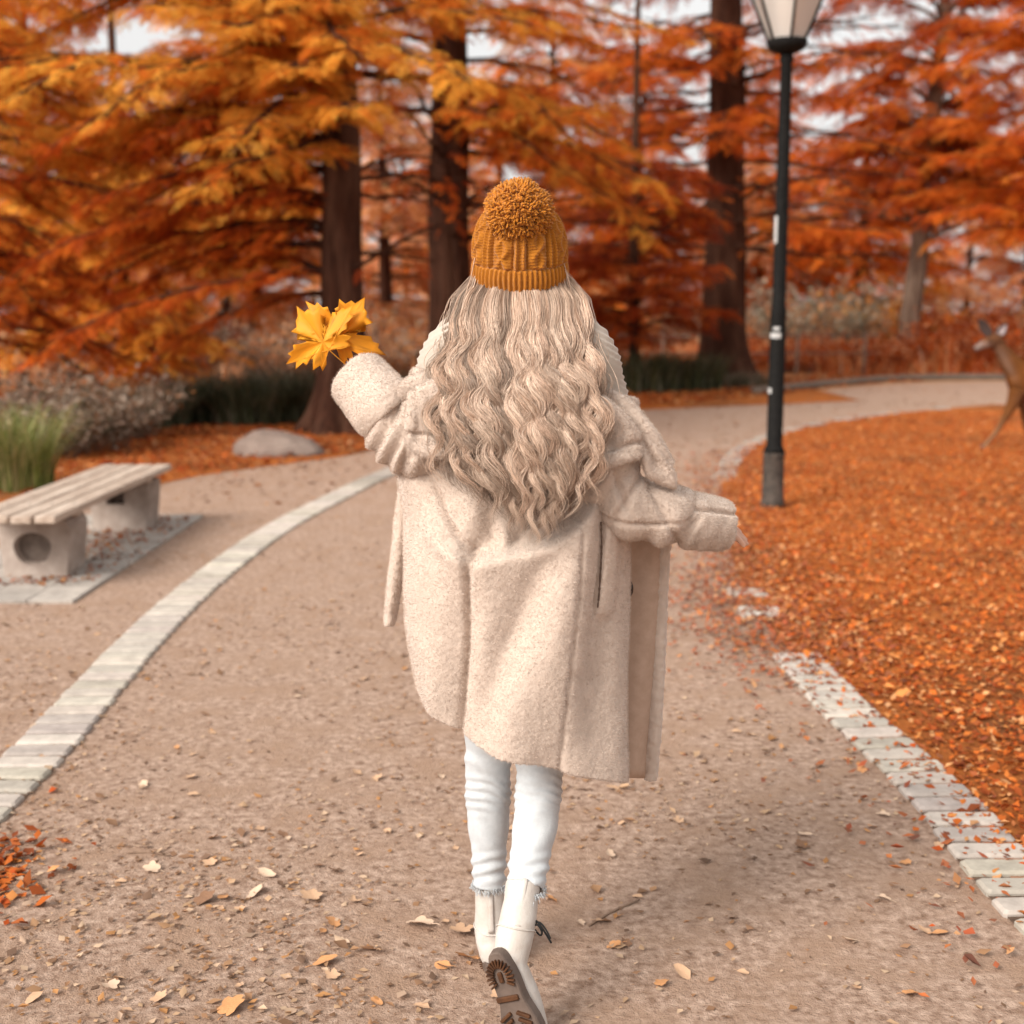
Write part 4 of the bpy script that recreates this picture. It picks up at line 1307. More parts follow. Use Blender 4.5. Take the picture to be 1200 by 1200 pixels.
def frame(heel, ydir, zdir):
    y = unit(ydir); z = unit(np.array(zdir) - y * np.dot(zdir, y)); x = np.cross(y, z)
    M = np.eye(4); M[:3, 0] = x; M[:3, 1] = y; M[:3, 2] = z; M[:3, 3] = heel
    return M
hlp = P(577, 1140, 2.755); hlp[2] = .004
boot(frame(hlp, (-.02, 1, 0), (0, 0, 1)), P(575, 1030, 2.81), P(576, 1078, 2.81), 'left boot flat on the gravel, mostly hidden by the raised one',
     None)
hr_ = P(578, 1117, 2.475)
toe = P(615, 1236, 2.44); toe[2] = .012
boot(frame(hr_, toe - hr_, (.26, 1, .2)), P(613, 1036, 2.60), P(607, 1078, 2.555), 'raised boot with its brown ridged sole facing back',
     [[(622, 1083, 2.55), (628, 1079, 2.545), (634, 1086, 2.54), (640, 1095, 2.54), (646, 1105, 2.54)], [(622, 1086, 2.55), (630, 1084, 2.54), (635, 1092, 2.54), (633, 1096, 2.545), (626, 1089, 2.55)],
      [(622, 1084, 2.55), (632, 1081, 2.545), (640, 1090, 2.54), (645, 1100, 2.535)]])

# ------------------------------------------------------------------ the teddy coat
TEDDY, t, N, L, B = nt('teddy_plush')
at_ = N.new('ShaderNodeAttribute'); at_.attribute_name = 'tint'
L.new(at_.outputs['Color'], B.inputs['Base Color'])
B.inputs['Roughness'].default_value = 1.0; B.inputs['Specular IOR Level'].default_value = .05
B.inputs['Sheen Weight'].default_value = .35; B.inputs['Sheen Roughness'].default_value = .6
tc = N.new('ShaderNodeTexCoord'); nz = N.new('ShaderNodeTexNoise'); nz.inputs['Scale'].default_value = 430; nz.inputs['Detail'].default_value = 3
L.new(tc.outputs['Object'], nz.inputs['Vector'])
bp = N.new('ShaderNodeBump'); bp.inputs['Strength'].default_value = .45; bp.inputs['Distance'].default_value = .003
L.new(nz.outputs['Fac'], bp.inputs['Height']); L.new(bp.outputs['Normal'], B.inputs['Normal'])
COATC = np.array((.555, .445, .37))

def interp_px(py, tab):
    t = np.array(tab, float)
    return np.interp(py, t[:, 0], t[:, 1])
Ltab = [(440, 512), (480, 486), (520, 474), (560, 468), (600, 472), (660, 474), (720, 477), (770, 484), (820, 494), (900, 500)]
Rtab = [(440, 706), (480, 722), (520, 736), (560, 740), (620, 739), (700, 738), (800, 735), (920, 734)]
hem_pts = [(470, 785), (490, 812), (508, 838), (530, 857), (560, 872), (600, 888), (640, 902), (665, 910), (700, 914), (760, 917)]
def g1(x, c, s): return np.exp(-((x - c) / s) ** 2)
def sig(x): return 1 / (1 + np.exp(-np.clip(x, -30, 30)))

def coat_shell():
    nth, ntt = 150, 130
    th = np.linspace(-2.15, 2.25, nth)
    O = np.zeros((ntt, nth, 3)); I = np.zeros((ntt, nth, 3))
    pxc = np.array([np.interp(.5 + .5 * math.sin(min(max(a, -1.57), 1.57)), [0, 1], [484, 736]) for a in th])
    hem = np.interp(pxc, [p[0] for p in hem_pts], [p[1] for p in hem_pts])
    for j, a in enumerate(th):
        yl = 2.74 - .175 * max(0, math.cos(a)) ** .9
        zh, zt_ = P(pxc[j], hem[j], yl)[2], P(pxc[j], 452, 2.64)[2]
        for i in range(ntt):
            f_ = i / (ntt - 1)
            py = proj(np.array((0, 2.74, zt_ + (zh - zt_) * f_)))[1]
            l, r = interp_px(py, Ltab), interp_px(py, Rtab)
            b = np.interp(py, [450, 520, 620, 760, 920], [.11, .135, .165, .185, .19])
            pl, pr = P(l, py, 2.74), P(r, py, 2.74)
            c = (pl + pr) / 2; ha = (pr[0] - pl[0]) / 2
            s_, co = math.sin(a), math.cos(a)
            ss = np.sign(s_) * abs(s_) ** .85
            O[i, j] = (c[0] + ha * ss, 2.74 - b * np.sign(co) * abs(co) ** .9, c[2])
            I[i, j] = (c[0] + (ha - .022) * ss, 2.74 - (b - .022) * np.sign(co) * abs(co) ** .9, c[2])
    # drape, measured on the back as the photo shows it
    X, Y = proj(O)
    back = np.clip(np.cos(th) * 1.6, 0, 1)[None]
    yc = np.interp(X, [500, 535, 556, 575, 600, 640, 665, 690, 720], [610, 640, 652, 650, 645, 634, 612, 585, 560])
    dy = Y - yc
    core = sig((X - 538) / 6) * sig((690 - X) / 8)
    ridge = .058 * sig(dy / 2.5) * np.exp(-np.clip(dy, 0, 999) / 90.0) * core
    ruff = sig(-(dy + 2) / 4) * core * np.exp(-np.clip(-dy, 0, 99) / 42) * (.018 * np.sin(X / 7.2 + Y / 24) + .006 * np.sin(X / 4.1 - Y / 15))
    xs = np.interp(Y, [560, 600, 650, 760, 860], [500, 520, 557, 546, 531])      # left back seam
    seamL = -.026 * g1(X - xs, 0, 3.2) * sig((Y - 575) / 10) + .020 * g1(X - xs, -24, 18) * sig((Y - 600) / 30) + .010 * g1(X - xs, 20, 14) * sig((Y - 660) / 25)
    xr = np.interp(Y, [600, 700, 910], [673, 671, 658])
    seamR = -.010 * g1(X - xr, 0, 2.4) * sig((Y - 610) / 10)
    dg = (X - 655) * .80 + (Y - 650) * .60                                      # long diagonal fall from the waist
    diag = -.024 * g1((X - 640) + (Y - 650) * .38, 0, 22) * sig((Y - 600) / 20) * sig((830 - Y) / 30)
    folds = .019 * np.sin(X / 26. + Y / 95. + .6) * sig((Y - 640) / 40) + .006 * np.sin(X / 13. - Y / 140.) * sig((Y - 700) / 60)
    side = .016 * np.sin(Y / 30. + X / 22.) * sig((560 - X) / 25) * sig((640 - Y) / 20)
    pocket = .011 * sig((X - 703.5) / 1.4) * sig((723 - X) / 2.0) * sig((Y - 606) / 4) * sig((722 - Y - (X - 712) ** 2 * .05) / 2.0)
    slit = -.016 * g1(X, np.interp(Y, [610, 722], [704, 700]), 2.2) * sig((Y - 606) / 3) * sig((718 - Y) / 3)
    d = (ridge + ruff + seamL + seamR + diag + folds + side + pocket + slit) * back
    nrm = O - I; nrm[..., 2] = 0; nrm /= np.linalg.norm(nrm, axis=-1)[..., None] + 1e-9
    O2 = O + nrm * d[..., None]
    I2 = O2 - nrm * .024
    # border thickness stays closed
    V = np.concatenate([O2.reshape(-1, 3), I2.reshape(-1, 3)])
    n = ntt * nth; F = []
    for q in grid_faces(ntt, nth): F.append(q); F.append(tuple(n + k for k in q[::-1]))
    def strip(ids):
        for a, b in zip(ids[:-1], ids[1:]): F.append((b, a, n + a, n + b))
    strip(list(range(nth)))
    strip([(ntt - 1) * nth + k for k in range(nth)][::-1])
    strip([k * nth for k in range(ntt)][::-1]); strip([k * nth + nth - 1 for k in range(ntt)])
    return V, F

def slab(outline, depth, thick, bulge=.0, n=26):
    """thick rounded flap: outline in photo points with distance, pillowed"""
    pts = np.array([P(*p) for p in outline])
    full = []
    k = len(pts)
    for i in range(k):
        for f_ in np.linspace(0, 1, 7)[:-1]: full.append(pts[i] * (1 - f_) + pts[(i + 1) % k] * f_)
    full = np.array(full)
    for _ in range(2): full = (np.roll(full, 1, 0) + 2 * full + np.roll(full, -1, 0)) / 4
    c = full.mean(0); m = len(full)
    rings = []
    for s, o in ((.0, .0), (.55, .75), (.85, .70), (.96, .45), (1.0, 0), (.96, -.45), (.85, -.7), (.55, -.75), (.0, 0)):
        nn = np.array((0, -1, .15)) * thick * o + np.array((0, -1, 0)) * (bulge * (1 - s * s))
        rings.append(c + (full - c) * max(s, .02) + nn)
    V = np.concatenate(rings); F = grid_faces(len(rings), m, True)
    F += [tuple(range(m))[::-1], tuple((len(rings) - 1) * m + j for j in range(m))]
    return V, F

def wrinkled(pts, radii, seg, n, amp, freq, seed, side=None, **k):
    V, F = tube([P(*p) for p in pts], radii, seg, n, **k)
    return V, F

def plush(name, shapes, parent, voxel=.0032, crease=None, ntuft=60000, label=None):
    """thick fleece: one surface with nubs and fibre tufts"""
    cv, cn, cf = fused(*join(*shapes), voxel, 4, .5)
    if crease is not None:
        qx, qy = proj(cv)
        cv = cv + cn * crease(cv, qx, qy)[:, None]
    low = fnoise(cv, 16, 1); md = fnoise(cv, 45, 2)
    hi = np.array([.5 - noise.voronoi(Vector(v) * 125.0)[0][0] for v in cv])
    cv = cv + cn * (.0022 * low + .0010 * md + .0016 * hi)[:, None]
    tone = 1 + .05 * fnoise(cv, 5, 4) + .12 * (hi - .1) + .05 * md
    ccol = COATC[None] * tone[:, None]
    tri = np.concatenate([cf[:, :3], cf[:, [0, 2, 3]]])
    sel = RNG.choice(len(tri), ntuft, replace=True)
    bc = RNG.dirichlet((1, 1, 1), len(sel))
    tp = (cv[tri[sel]] * bc[..., None]).sum(1); tn = (cn[tri[sel]] * bc[..., None]).sum(1)
    rnd = RNG.normal(0, 1, tp.shape); tang = rnd - tn * (rnd * tn).sum(1)[:, None]; tang /= np.linalg.norm(tang, axis=1)[:, None]
    s2 = np.cross(tn, tang)
    ln_ = RNG.uniform(.0025, .0068, len(sel))[:, None]; wd_ = RNG.uniform(.0003, .0006, len(sel))[:, None]
    lean = RNG.uniform(.3, 1.3, len(sel))[:, None]
    tip = tp + tn * ln_ * .8 + tang * ln_ * lean * .6
    TV = np.stack([tp - s2 * wd_ - tn * .0008, tp + s2 * wd_ - tn * .0008, tip], 1).reshape(-1, 3)
    TF = np.arange(len(TV)).reshape(-1, 3)
    tcol = np.repeat(ccol[tri[sel, 0]] * RNG.uniform(.95, 1.12, (len(sel), 1)), 3, 0)
    o = obj(name, np.concatenate([cv, TV]), np.concatenate([tri, TF + len(cv)]), TEDDY, parent, col=np.concatenate([ccol, tcol]))
    if label: o['label'] = label
    return o, cv, cn

# body of the coat and the left front edge hanging free
coat_parts = [coat_shell()]
coat_parts.append(tube([P(478, 545, 2.80), P(473, 600, 2.83), P(466, 660, 2.85), P(460, 700, 2.86), P(456, 732, 2.86)], [.020, .024, .024, .022, .016], 20, 40, flat=(.75, 1.5), up=(0, 1, 0)))
coat, cv, cn = plush('coat', coat_parts, person, ntuft=240000)

# sleeves, with folds at elbow and forearm
lsl = tube([P(512, 440, 2.70), P(500, 490, 2.68), P(492, 518, 2.68), P(474, 512, 2.695), P(455, 488, 2.715), P(441, 468, 2.745)],
           [rad(33), rad(37), rad(41), rad(39), rad(36.5), rad(32)], 36, 60)
def crease_l(v, x, y):
    k = np.exp(-((x - 456) / 38) ** 2 - ((y - 522) / 32) ** 2) * (v[:, 1] < 2.80)
    t_ = x * .78 + y * .30
    return .0085 * k * np.sin(t_ * .36 + .8 * np.sin(y * .06)) - .010 * g1(x - 484 + (y - 490) * .25, 0, 3.5) * sig((y - 440) / 6) * sig((548 - y) / 6) * (v[:, 1] < 2.72) - .008 * g1(x - 468 + (y - 470) * .3, 0, 3) * sig((500 - y) / 6) * (v[:, 1] < 2.72)
plush('sleeve', [lsl], coat, crease=crease_l, ntuft=42000, label='raised left sleeve bunched at the elbow')
cuff_l = tube([P(458, 489, 2.700), P(451, 481, 2.705), P(440, 468, 2.735), P(424, 449, 2.765), P(418, 443, 2.775)], [rad(33), rad(38.5), rad(38), rad(36.5), rad(35.5)], 36, 26, hollow=.07)
plush('cuff', [cuff_l], coat, ntuft=24000)
rsl = tube([P(706, 470, 2.68), P(708, 530, 2.655), P(716, 575, 2.65), P(748, 594, 2.66), P(785, 605, 2.69), P(815, 610, 2.73)],
           [rad(40), rad(41), rad(39), rad(38), rad(34), rad(29)], 36, 60)
def crease_r(v, x, y):
    wr = sig((x - 690) / 8) * sig((y - 545 - (x - 690) * .06) / 6) * sig((655 - y) / 6) * (v[:, 1] < 2.74)
    return wr * (-.008 * sig((796 - x) / 8) * g1(y, np.interp(x, [680, 720, 760, 800, 835], [598, 611, 617, 613, 604]), 2.8) - .012 * g1(x - (y - 560) * -.55, 750, 6) * sig((608 - y) / 5)
        - .010 * g1(x - (y - 560) * .35, 722, 5) * sig((600 - y) / 6) - .009 * g1(x, 778 + (y - 600) * .45, 5) + .006 * np.sin((x + (y - 600) * .5) * .13 + 1.5 * np.sin(x * .031 + y * .05)))
plush('sleeve', [rsl], coat, crease=crease_r, ntuft=46000, label='right sleeve held out to the side')
cuff_r = tube([P(794, 607, 2.70), P(802, 609, 2.705), P(822, 612, 2.735), P(843, 615, 2.76), P(852, 616, 2.765)], [rad(28), rad(32.5), rad(33), rad(31.5), rad(29.5)], 36, 24, hollow=.05)
def crease_r2(v, x, y):
    return -.010 * g1(y - 597 - (x - 820) * .12, 0, 2.5) * sig((x - 812) / 5) - .012 * g1(x + (y - 620) * .9, 808, 5) * sig((y - 612) / 5) + .0010 * np.sin(x * .35 + y * .2) * sig((y - 610) / 6)
plush('cuff', [cuff_r], coat, crease=crease_r2, ntuft=20000)

# fallen collar: left lapel, band round the back, right lapel and its tip
col_parts = [slab([(482, 454, 2.585), (512, 443, 2.560), (545, 446, 2.585), (548, 524, 2.580), (520, 528, 2.565), (485, 525, 2.582)], 0, .024, .010),
    tube([P(510, 452, 2.62), P(494, 447, 2.62), P(482, 452, 2.635), P(474, 462, 2.66)], [.014, .020, .022, .020], 14, 14),
    tube([P(484, 458, 2.58), P(484, 490, 2.572), P(486, 521, 2.572), P(520, 528, 2.560), P(570, 526, 2.57), P(640, 538, 2.565), P(690, 543, 2.548), P(730, 537, 2.560), P(750, 532, 2.58)],
                       [.011, .014, .017, .017, .016, .016, .015, .013, .010], 14, 60),
    slab([(600, 462, 2.60), (660, 458, 2.585), (700, 458, 2.565), (735, 482, 2.575), (754, 514, 2.588), (756, 538, 2.588), (727, 546, 2.562), (692, 552, 2.548), (640, 545, 2.575), (600, 530, 2.59)], 0, .026, .012)]
def crease_c(v, x, y):
    return -.008 * g1(y - np.interp(x, [480, 520, 560], [508, 512, 514]), 0, 3) * sig((560 - x) / 6) - .009 * g1(y - np.interp(x, [690, 720, 750], [528, 526, 518]), 0, 3.5) * sig((x - 680) / 6) + .002 * np.sin(x * .09 + y * .07)
plush('collar', col_parts, coat, crease=crease_c, ntuft=50000)
lap = [slab([(730, 478, 2.615), (748, 498, 2.610), (772, 527, 2.615), (793, 553, 2.63), (794, 575, 2.635), (775, 570, 2.625), (757, 560, 2.605), (750, 535, 2.595)], 0, .020, .006),
       tube([P(710, 462, 2.61), P(735, 478, 2.61), P(762, 512, 2.615), P(786, 545, 2.63)], [.016, .018, .018, .012], 12, 20)]
plush('lapel', lap, coat, ntuft=9000)
# right front panel swung out: smooth lining with a plush edge
LIN = mat('tan_lining', (.40, .285, .215), (.46, .335, .26), 40, .9, bump=.2, bscale=150, bdist=.002, spec=.1)
pr_ = []
rows = 30
V = []; F = []
for i in range(rows):
    f_ = i / (rows - 1); py = 590 + (912 - 590) * f_
    xl, xr_ = 728, np.interp(py, [590, 640, 760, 912], [783, 780, 775, 766])
    for j in range(10):
        g_ = j / 9; p = P(xl + (xr_ - xl) * g_, py, 2.78 + .05 * g_ + .012 * math.sin(g_ * 5 + f_ * 3))
        V.append(p)
for j in range(rows * 10): V.append(V[j] + np.array((0, .014, 0)))
n = rows * 10
for q in grid_faces(rows, 10): F.append(q[::-1]); F.append(tuple(n + k for k in q))
bd = [k for k in range(10)] + [i * 10 + 9 for i in range(1, rows)] + [(rows - 1) * 10 + k for k in range(8, -1, -1)] + [i * 10 for i in range(rows - 2, -1, -1)]
for a, b in zip(bd, bd[1:] + bd[:1]): F.append((a, b, n + b, n + a))
panel = obj('front_panel', V, F, LIN, person)
panel['label'] = 'open right front of the coat showing its tan lining'
ev, en, ef = fused(*tube([P(779, 600, 2.82), P(778, 640, 2.825), P(774, 700, 2.83), P(771, 780, 2.83), P(766, 860, 2.83), P(762, 914, 2.83)], [.014, .016, .017, .017, .018, .016], 16, 50), .0045, 2)
ev = ev + en * (.0028 * fnoise(ev, 80, 5) + .0022 * fnoise(ev, 190, 6))[:, None]
obj('plush_edge', ev, ef, TEDDY, panel, col=COATC[None] * (.92 + .1 * fnoise(ev, 70, 7))[:, None])
bt = P(737, 690, 2.765)
obj('button', *ellipsoid(bt, (.010, .009, .019)), mat('dark_button', (.02, .015, .012), rough=.35), panel)
# dark strip laid in as the shade of the pocket slit
px_l = [(704.5, 612), (705, 640), (704, 665), (702.5, 690), (700.5, 712)]
PKT = MB()
# snap to the coat's back surface
backm = (cn[:, 1] < -.2) & (cv[:, 1] < 2.74)
bq = np.column_stack(proj(cv[backm])); bvx = cv[backm]
def on_coat(px, py, lift=.001):
    d = ((bq - (px, py)) ** 2).sum(1); near = np.where(d < 9)[0]
    if not len(near): near = [int(np.argmin(d))]
    k = near[int(np.argmin(bvx[near][:, 1]))]
    return P(px, py, bvx[k][1] - lift)
pp = [on_coat(x, y, .0) for x, y in catmull(np.array([(a, b, 0) for a, b in px_l]), 40)[:, :2]]
PKT.add(*tube(pp, np.random.default_rng(1).uniform(.0012, .0026, len(pp)), 6))
PKT.build('pocket_slit_shade', mat('slit_shade', (.12, .08, .06), rough=1), coat)
# ------------------------------------------------------------------ hat
MUST = np.array((.36, .130, .013))
WOOL, t, N, L, B = nt('mustard_wool')
at_ = N.new('ShaderNodeAttribute'); at_.attribute_name = 'tint'; L.new(at_.outputs['Color'], B.inputs['Base Color'])
B.inputs['Roughness'].default_value = .95; B.inputs['Specular IOR Level'].default_value = .08; B.inputs['Sheen Weight'].default_value = .25
tc = N.new('ShaderNodeTexCoord'); nz = N.new('ShaderNodeTexNoise'); nz.inputs['Scale'].default_value = 420; nz.inputs['Detail'].default_value = 3
L.new(tc.outputs['Object'], nz.inputs['Vector'])
bp = N.new('ShaderNodeBump'); bp.inputs['Strength'].default_value = .5; bp.inputs['Distance'].default_value = .002
L.new(nz.outputs['Fac'], bp.inputs['Height']); L.new(bp.outputs['Normal'], B.inputs['Normal'])

HC = P(609, 318, 2.75)           # centre of the brim ring
TILT = R(-13)                    # lower at the nape
def tilt(V):
    V = np.asarray(V); y, z = V[:, 1], V[:, 2]
    c, s = math.cos(TILT), math.sin(TILT)
    return np.column_stack([V[:, 0], c * y + s * z, -s * y + c * z]) + HC
nu, nv = 620, 190
ph = np.linspace(0, 2 * np.pi, nu, endpoint=False)
hat_v, hat_c = [], []
A0, B0 = .0985, .107
for i in range(nv):
    s = i / (nv - 1)
    if s < .20:                              # brim band
        z = -.026 + s / .20 * .050; k = 1.0 + .03 * math.sin(math.pi * s / .20); zone = 0
    else:
        q = (s - .20) / .80
        z = .020 + .122 * math.sin(q * math.pi / 2) ** .95; k = (1 - q ** 1.9) ** .60 * .965 if q < 1 else 0; zone = 1
        k = max(k, .02) * (1.0 + .02 * math.sin(math.pi * min(1, q * 1.5)))
    if zone == 0:
        rib = np.cos(ph * 58); d = .0028 * np.sign(rib) * np.abs(rib) ** .7 * (1 - .3 * abs(s / .2 * 2 - 1))
        edge = min(1, (.2 - s) / .018, s / .012); d = d * max(edge, 0) - .006 * (1 - max(edge, 0))
        tone = 1 + .10 * np.sign(rib) * np.abs(rib) ** .7
    else:
        q = (s - .20) / .80
        col = ph * 8 / (2 * np.pi); u = (col - np.floor(col)) * 2 - 1
        fade = max(0, 1 - q ** 3)
        # cable: two strands crossing, between plain ribs
        st = 0
        for p_ in (0, math.pi):
            cx = .30 * np.sin(q * 15 + p_ + np.floor(col) * 1.1)
            over = .5 + .5 * np.cos(q * 15 + p_)
            st = np.maximum(st, np.exp(-((u - cx) / .20) ** 2) * (.6 + .4 * over))
        ribs = np.exp(-((np.abs(u) - .80) / .09) ** 2) * .8
        purl = np.exp(-((np.abs(u) - .62) / .07) ** 2)
        h = np.maximum(st, ribs) - .5 * purl
        grain = .0007 * np.sin(q * 190 + 3 * np.abs(u) * 2)
        d = (.0085 * h * fade + grain) * min(1, q / .03)
        tone = 1 + .12 * (h - .4)
    x = (A0 * k + d) * np.sin(ph); y = -(B0 * k + d) * np.cos(ph)
    hat_v.append(np.column_stack([x, y, np.full(nu, z)])); hat_c.append(MUST[None] * np.clip(tone, .7, 1.25)[:, None] * np.ones((nu, 1)))
# turn the brim inwards
inner = [np.column_stack([(A0 - .008) * np.sin(ph), -(B0 - .008) * np.cos(ph), np.full(nu, zz)]) for zz in (.03, -.022)]
HV = np.concatenate(inner + hat_v); HCOL = np.concatenate([np.tile(MUST * .8, (nu * 2, 1))] + hat_c)
HV = tilt(HV) + np.array((0, 0, 0))
HV = HV + .0012 * np.column_stack([fnoise(HV, 40, 3)] * 3)
fz = RNG.integers(nu * 2, len(HV), 26000); cx_ = HV[fz] - HC; fn = cx_ / (np.linalg.norm(cx_, axis=1)[:, None] + 1e-9)
fr_ = RNG.normal(0, 1, fn.shape); ft = fr_ - fn * (fr_ * fn).sum(1)[:, None]; ft /= np.linalg.norm(ft, axis=1)[:, None]
fl = RNG.uniform(.002, .0055, len(fz))[:, None]; fs = np.cross(fn, ft) * .0003
FV = np.stack([HV[fz] - fs, HV[fz] + fs, HV[fz] + fn * fl * .6 + ft * fl * .7], 1).reshape(-1, 3)
HF = np.array(grid_faces(nv + 2, nu, True)); HF = np.concatenate([HF[:, :3], HF[:, [0, 2, 3]], np.arange(len(FV)).reshape(-1, 3) + len(HV)])
HCOL = np.concatenate([HCOL, np.repeat(HCOL[fz] * 1.12, 3, 0)]); HV = np.concatenate([HV, FV])
hat = obj('bobble_hat', HV, HF, WOOL, person, col=HCOL)
# pompom of yarn ends
pc = P(608, 248, 2.662)
pm = MB(); r_ = random.Random(6)
V, F = ellipsoid(pc, (.058, .055, .050), nu=28, nv=18); pm.add(V, F, MUST * .6)
for k in range(6000):
    u = unit([r_.gauss(0, 1) for _ in range(3)])
    lump = 1 + .09 * noise.noise(Vector(u) * 2.2 + Vector((4, 2, 0)))
    Rr = np.array((.063, .058, .057)) * lump * r_.uniform(.88, 1.03)
    tgt = unit([r_.gauss(0, 1) for _ in range(3)])
    a = pc + u * Rr * .68; e = pc + u * Rr
    m1 = pc + u * Rr * .95 + tgt * .004; e = e + tgt * .013
    c = MUST * r_.uniform(.85, 1.45) * np.array((1.06, 1.06, 1.0))
    V, F = tube([a, m1, e], [.0019, .0023, .0016], 5)
    pm.add(V, F, c)
pm.build('pompom', WOOL, hat)

# ------------------------------------------------------------------ hair
HAIR, t, N, L, B = nt('blonde_hair')
at_ = N.new('ShaderNodeAttribute'); at_.attribute_name = 'tint'; L.new(at_.outputs['Color'], B.inputs['Base Color'])
B.inputs['Roughness'].default_value = .5; B.inputs['Specular IOR Level'].default_value = .45
B.inputs['Coat Weight'].default_value = 0

Led = [(316, 566), (326, 556), (335, 549), (350, 536), (375, 529), (400, 524), (430, 515), (470, 508), (500, 508), (530, 512), (560, 520), (590, 538), (620, 556), (645, 575)]
Red = [(316, 650), (326, 662), (335, 670), (350, 683), (375, 688), (400, 691), (430, 697), (470, 703), (500, 708), (530, 703), (560, 697), (585, 688), (610, 672), (632, 660), (645, 640)]
def hair_pt(s, py, depth, dx=0, dd=0):
    """s -1..1 across; depth 0 outermost"""
    l, r = interp_px(py, Led), interp_px(py, Red)
    px = (l + r) / 2 + s * (r - l) / 2 + dx
    yb = np.interp(py, [316, 335, 350, 365, 400, 450, 520, 580, 650], [2.69, 2.672, 2.645, 2.622, 2.582, 2.522, 2.492, 2.490, 2.505])
    yb = yb + (abs(s) ** 2.2) * np.interp(py, [316, 345, 400, 450, 500, 650], [.07, .07, .045, .035, .03, .02])
    return P(px, py, yb + depth + dd)
strV, strF, strC = [], [], []
hn = [0]
hr = np.random.default_rng(77)
BL = np.array([(.60, .425, .315), (.50, .335, .24), (.70, .53, .41), (.36, .22, .145), (.56, .39, .29), (.78, .63, .51)])
def strand_batch(path, rads, cols):
    """path (n,m,3): three-sided strands"""
    n, m, _ = path.shape
    T = np.gradient(path, axis=1); T /= np.linalg.norm(T, axis=2)[..., None] + 1e-9
    n1 = np.cross(T, np.array((0, 1., 0))); n1 /= np.linalg.norm(n1, axis=2)[..., None] + 1e-9
    n2 = np.cross(T, n1)
    ring = []
    for a in (0, 2.094, 4.189):
        ring.append(path + rads[..., None] * (math.cos(a) * n2 + math.sin(a) * n1))
    V = np.stack(ring, 2)            # n,m,3,3
    q = []
    for i in range(m - 1):
        for j in range(3):
            k = (j + 1) % 3; q.append((i * 3 + j, i * 3 + k, (i + 1) * 3 + k, (i + 1) * 3 + j))
    F = (np.array(q)[None] + (np.arange(n) * m * 3)[:, None, None]).reshape(-1, 4) + hn[0]
    hn[0] += n * m * 3
    strV.append(V.reshape(-1, 3)); strF.append(F); strC.append(np.repeat(cols, m * 3, 0))

M = 46
def lock(s, depth, y_end, amp, wl, ph, n, width, tone, y0=330, drift=0.0, jit=.20):
    t_ = np.linspace(0, 1, M)
    py = y0 + (y_end - y0) * t_
    grow = np.clip((py - 352) / 85, 0, 1) ** 1.1
    ramp = 1.0 + 0 * py
    phase = 2 * np.pi * (py - 360) / wl + ph
    dx = amp * grow * ramp * np.sin(phase) + drift * t_ ** 2
    dd = -.32 * amp / 540 * grow * ramp * np.cos(phase)
    ctr = np.array([hair_pt(s, py[i], depth, dx[i], dd[i]) for i in range(M)])
    T = np.gradient(ctr, axis=0); T /= np.linalg.norm(T, axis=1)[:, None]
    side = np.cross(T, (0, 1., 0)); side /= np.linalg.norm(side, axis=1)[:, None]
    out = np.cross(side, T)
    a = hr.uniform(0, 2 * np.pi, n); rr_ = np.sqrt(hr.random(n))
    wprof = width * (1.15 - .25 * t_) * np.where(t_ > .72, np.clip(1 - (t_ - .72) / .28, 0, 1) ** .8 * .92 + .08, 1)
    tw = a[:, None] + .9 * np.sin(phase * .5)[None] * .4 + (t_[None] * hr.normal(0, .8, n)[:, None])
    offx = np.cos(tw) * rr_[:, None] * wprof[None]; offy = np.sin(tw) * rr_[:, None] * wprof[None] * .55
    fr = hr.normal(0, .0019, (n, 1)) * np.sin(t_[None] * hr.uniform(6, 16, (n, 1)) + hr.uniform(0, 6, (n, 1)))
    dl = hr.normal(0, jit, (n, 1)); am = hr.normal(1, .22, (n, 1))
    ex = (amp * grow * ramp)[None] * (am * np.sin(phase[None] + dl) - np.sin(phase)[None]) / 540
    fr = fr + ex
    path = ctr[None] + side[None] * (offx + fr)[..., None] + out[None] * offy[..., None]
    end = hr.uniform(.70, 1.0, n)
    # shorten strands unevenly at the tips
    idx = t_[None] * end[:, None] * (M - 1)
    i0 = np.clip(idx.astype(int), 0, M - 2); fr_ = idx - i0
    ar = np.arange(n)[:, None]
    path = path[ar, i0] * (1 - fr_)[..., None] + path[ar, i0 + 1] * fr_[..., None]
    rads = np.tile((.00056 * np.where(t_ > .85, 1 - (t_ - .85) / .15 * .75, 1))[None], (n, 1)) * hr.uniform(.7, 1.25, (n, 1))
    c = BL[hr.integers(0, len(BL), n)] * .55 + BL[hr.integers(0, len(BL))] * .45
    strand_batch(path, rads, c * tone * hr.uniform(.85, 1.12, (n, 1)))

# inner body of the hair, deeper, tone darkened to put shade in the gaps
for k in range(64):
    s = -1 + 2 * (k + .5) / 64
    lock(s * .95, .030 + hr.uniform(0, .02), 560 + 60 * (1 - abs(s) ** 1.6) + hr.uniform(-15, 15), hr.uniform(5, 9), hr.uniform(52, 64), s * 4 + hr.uniform(-.7, .7), 34, .013, .38, y0=314)
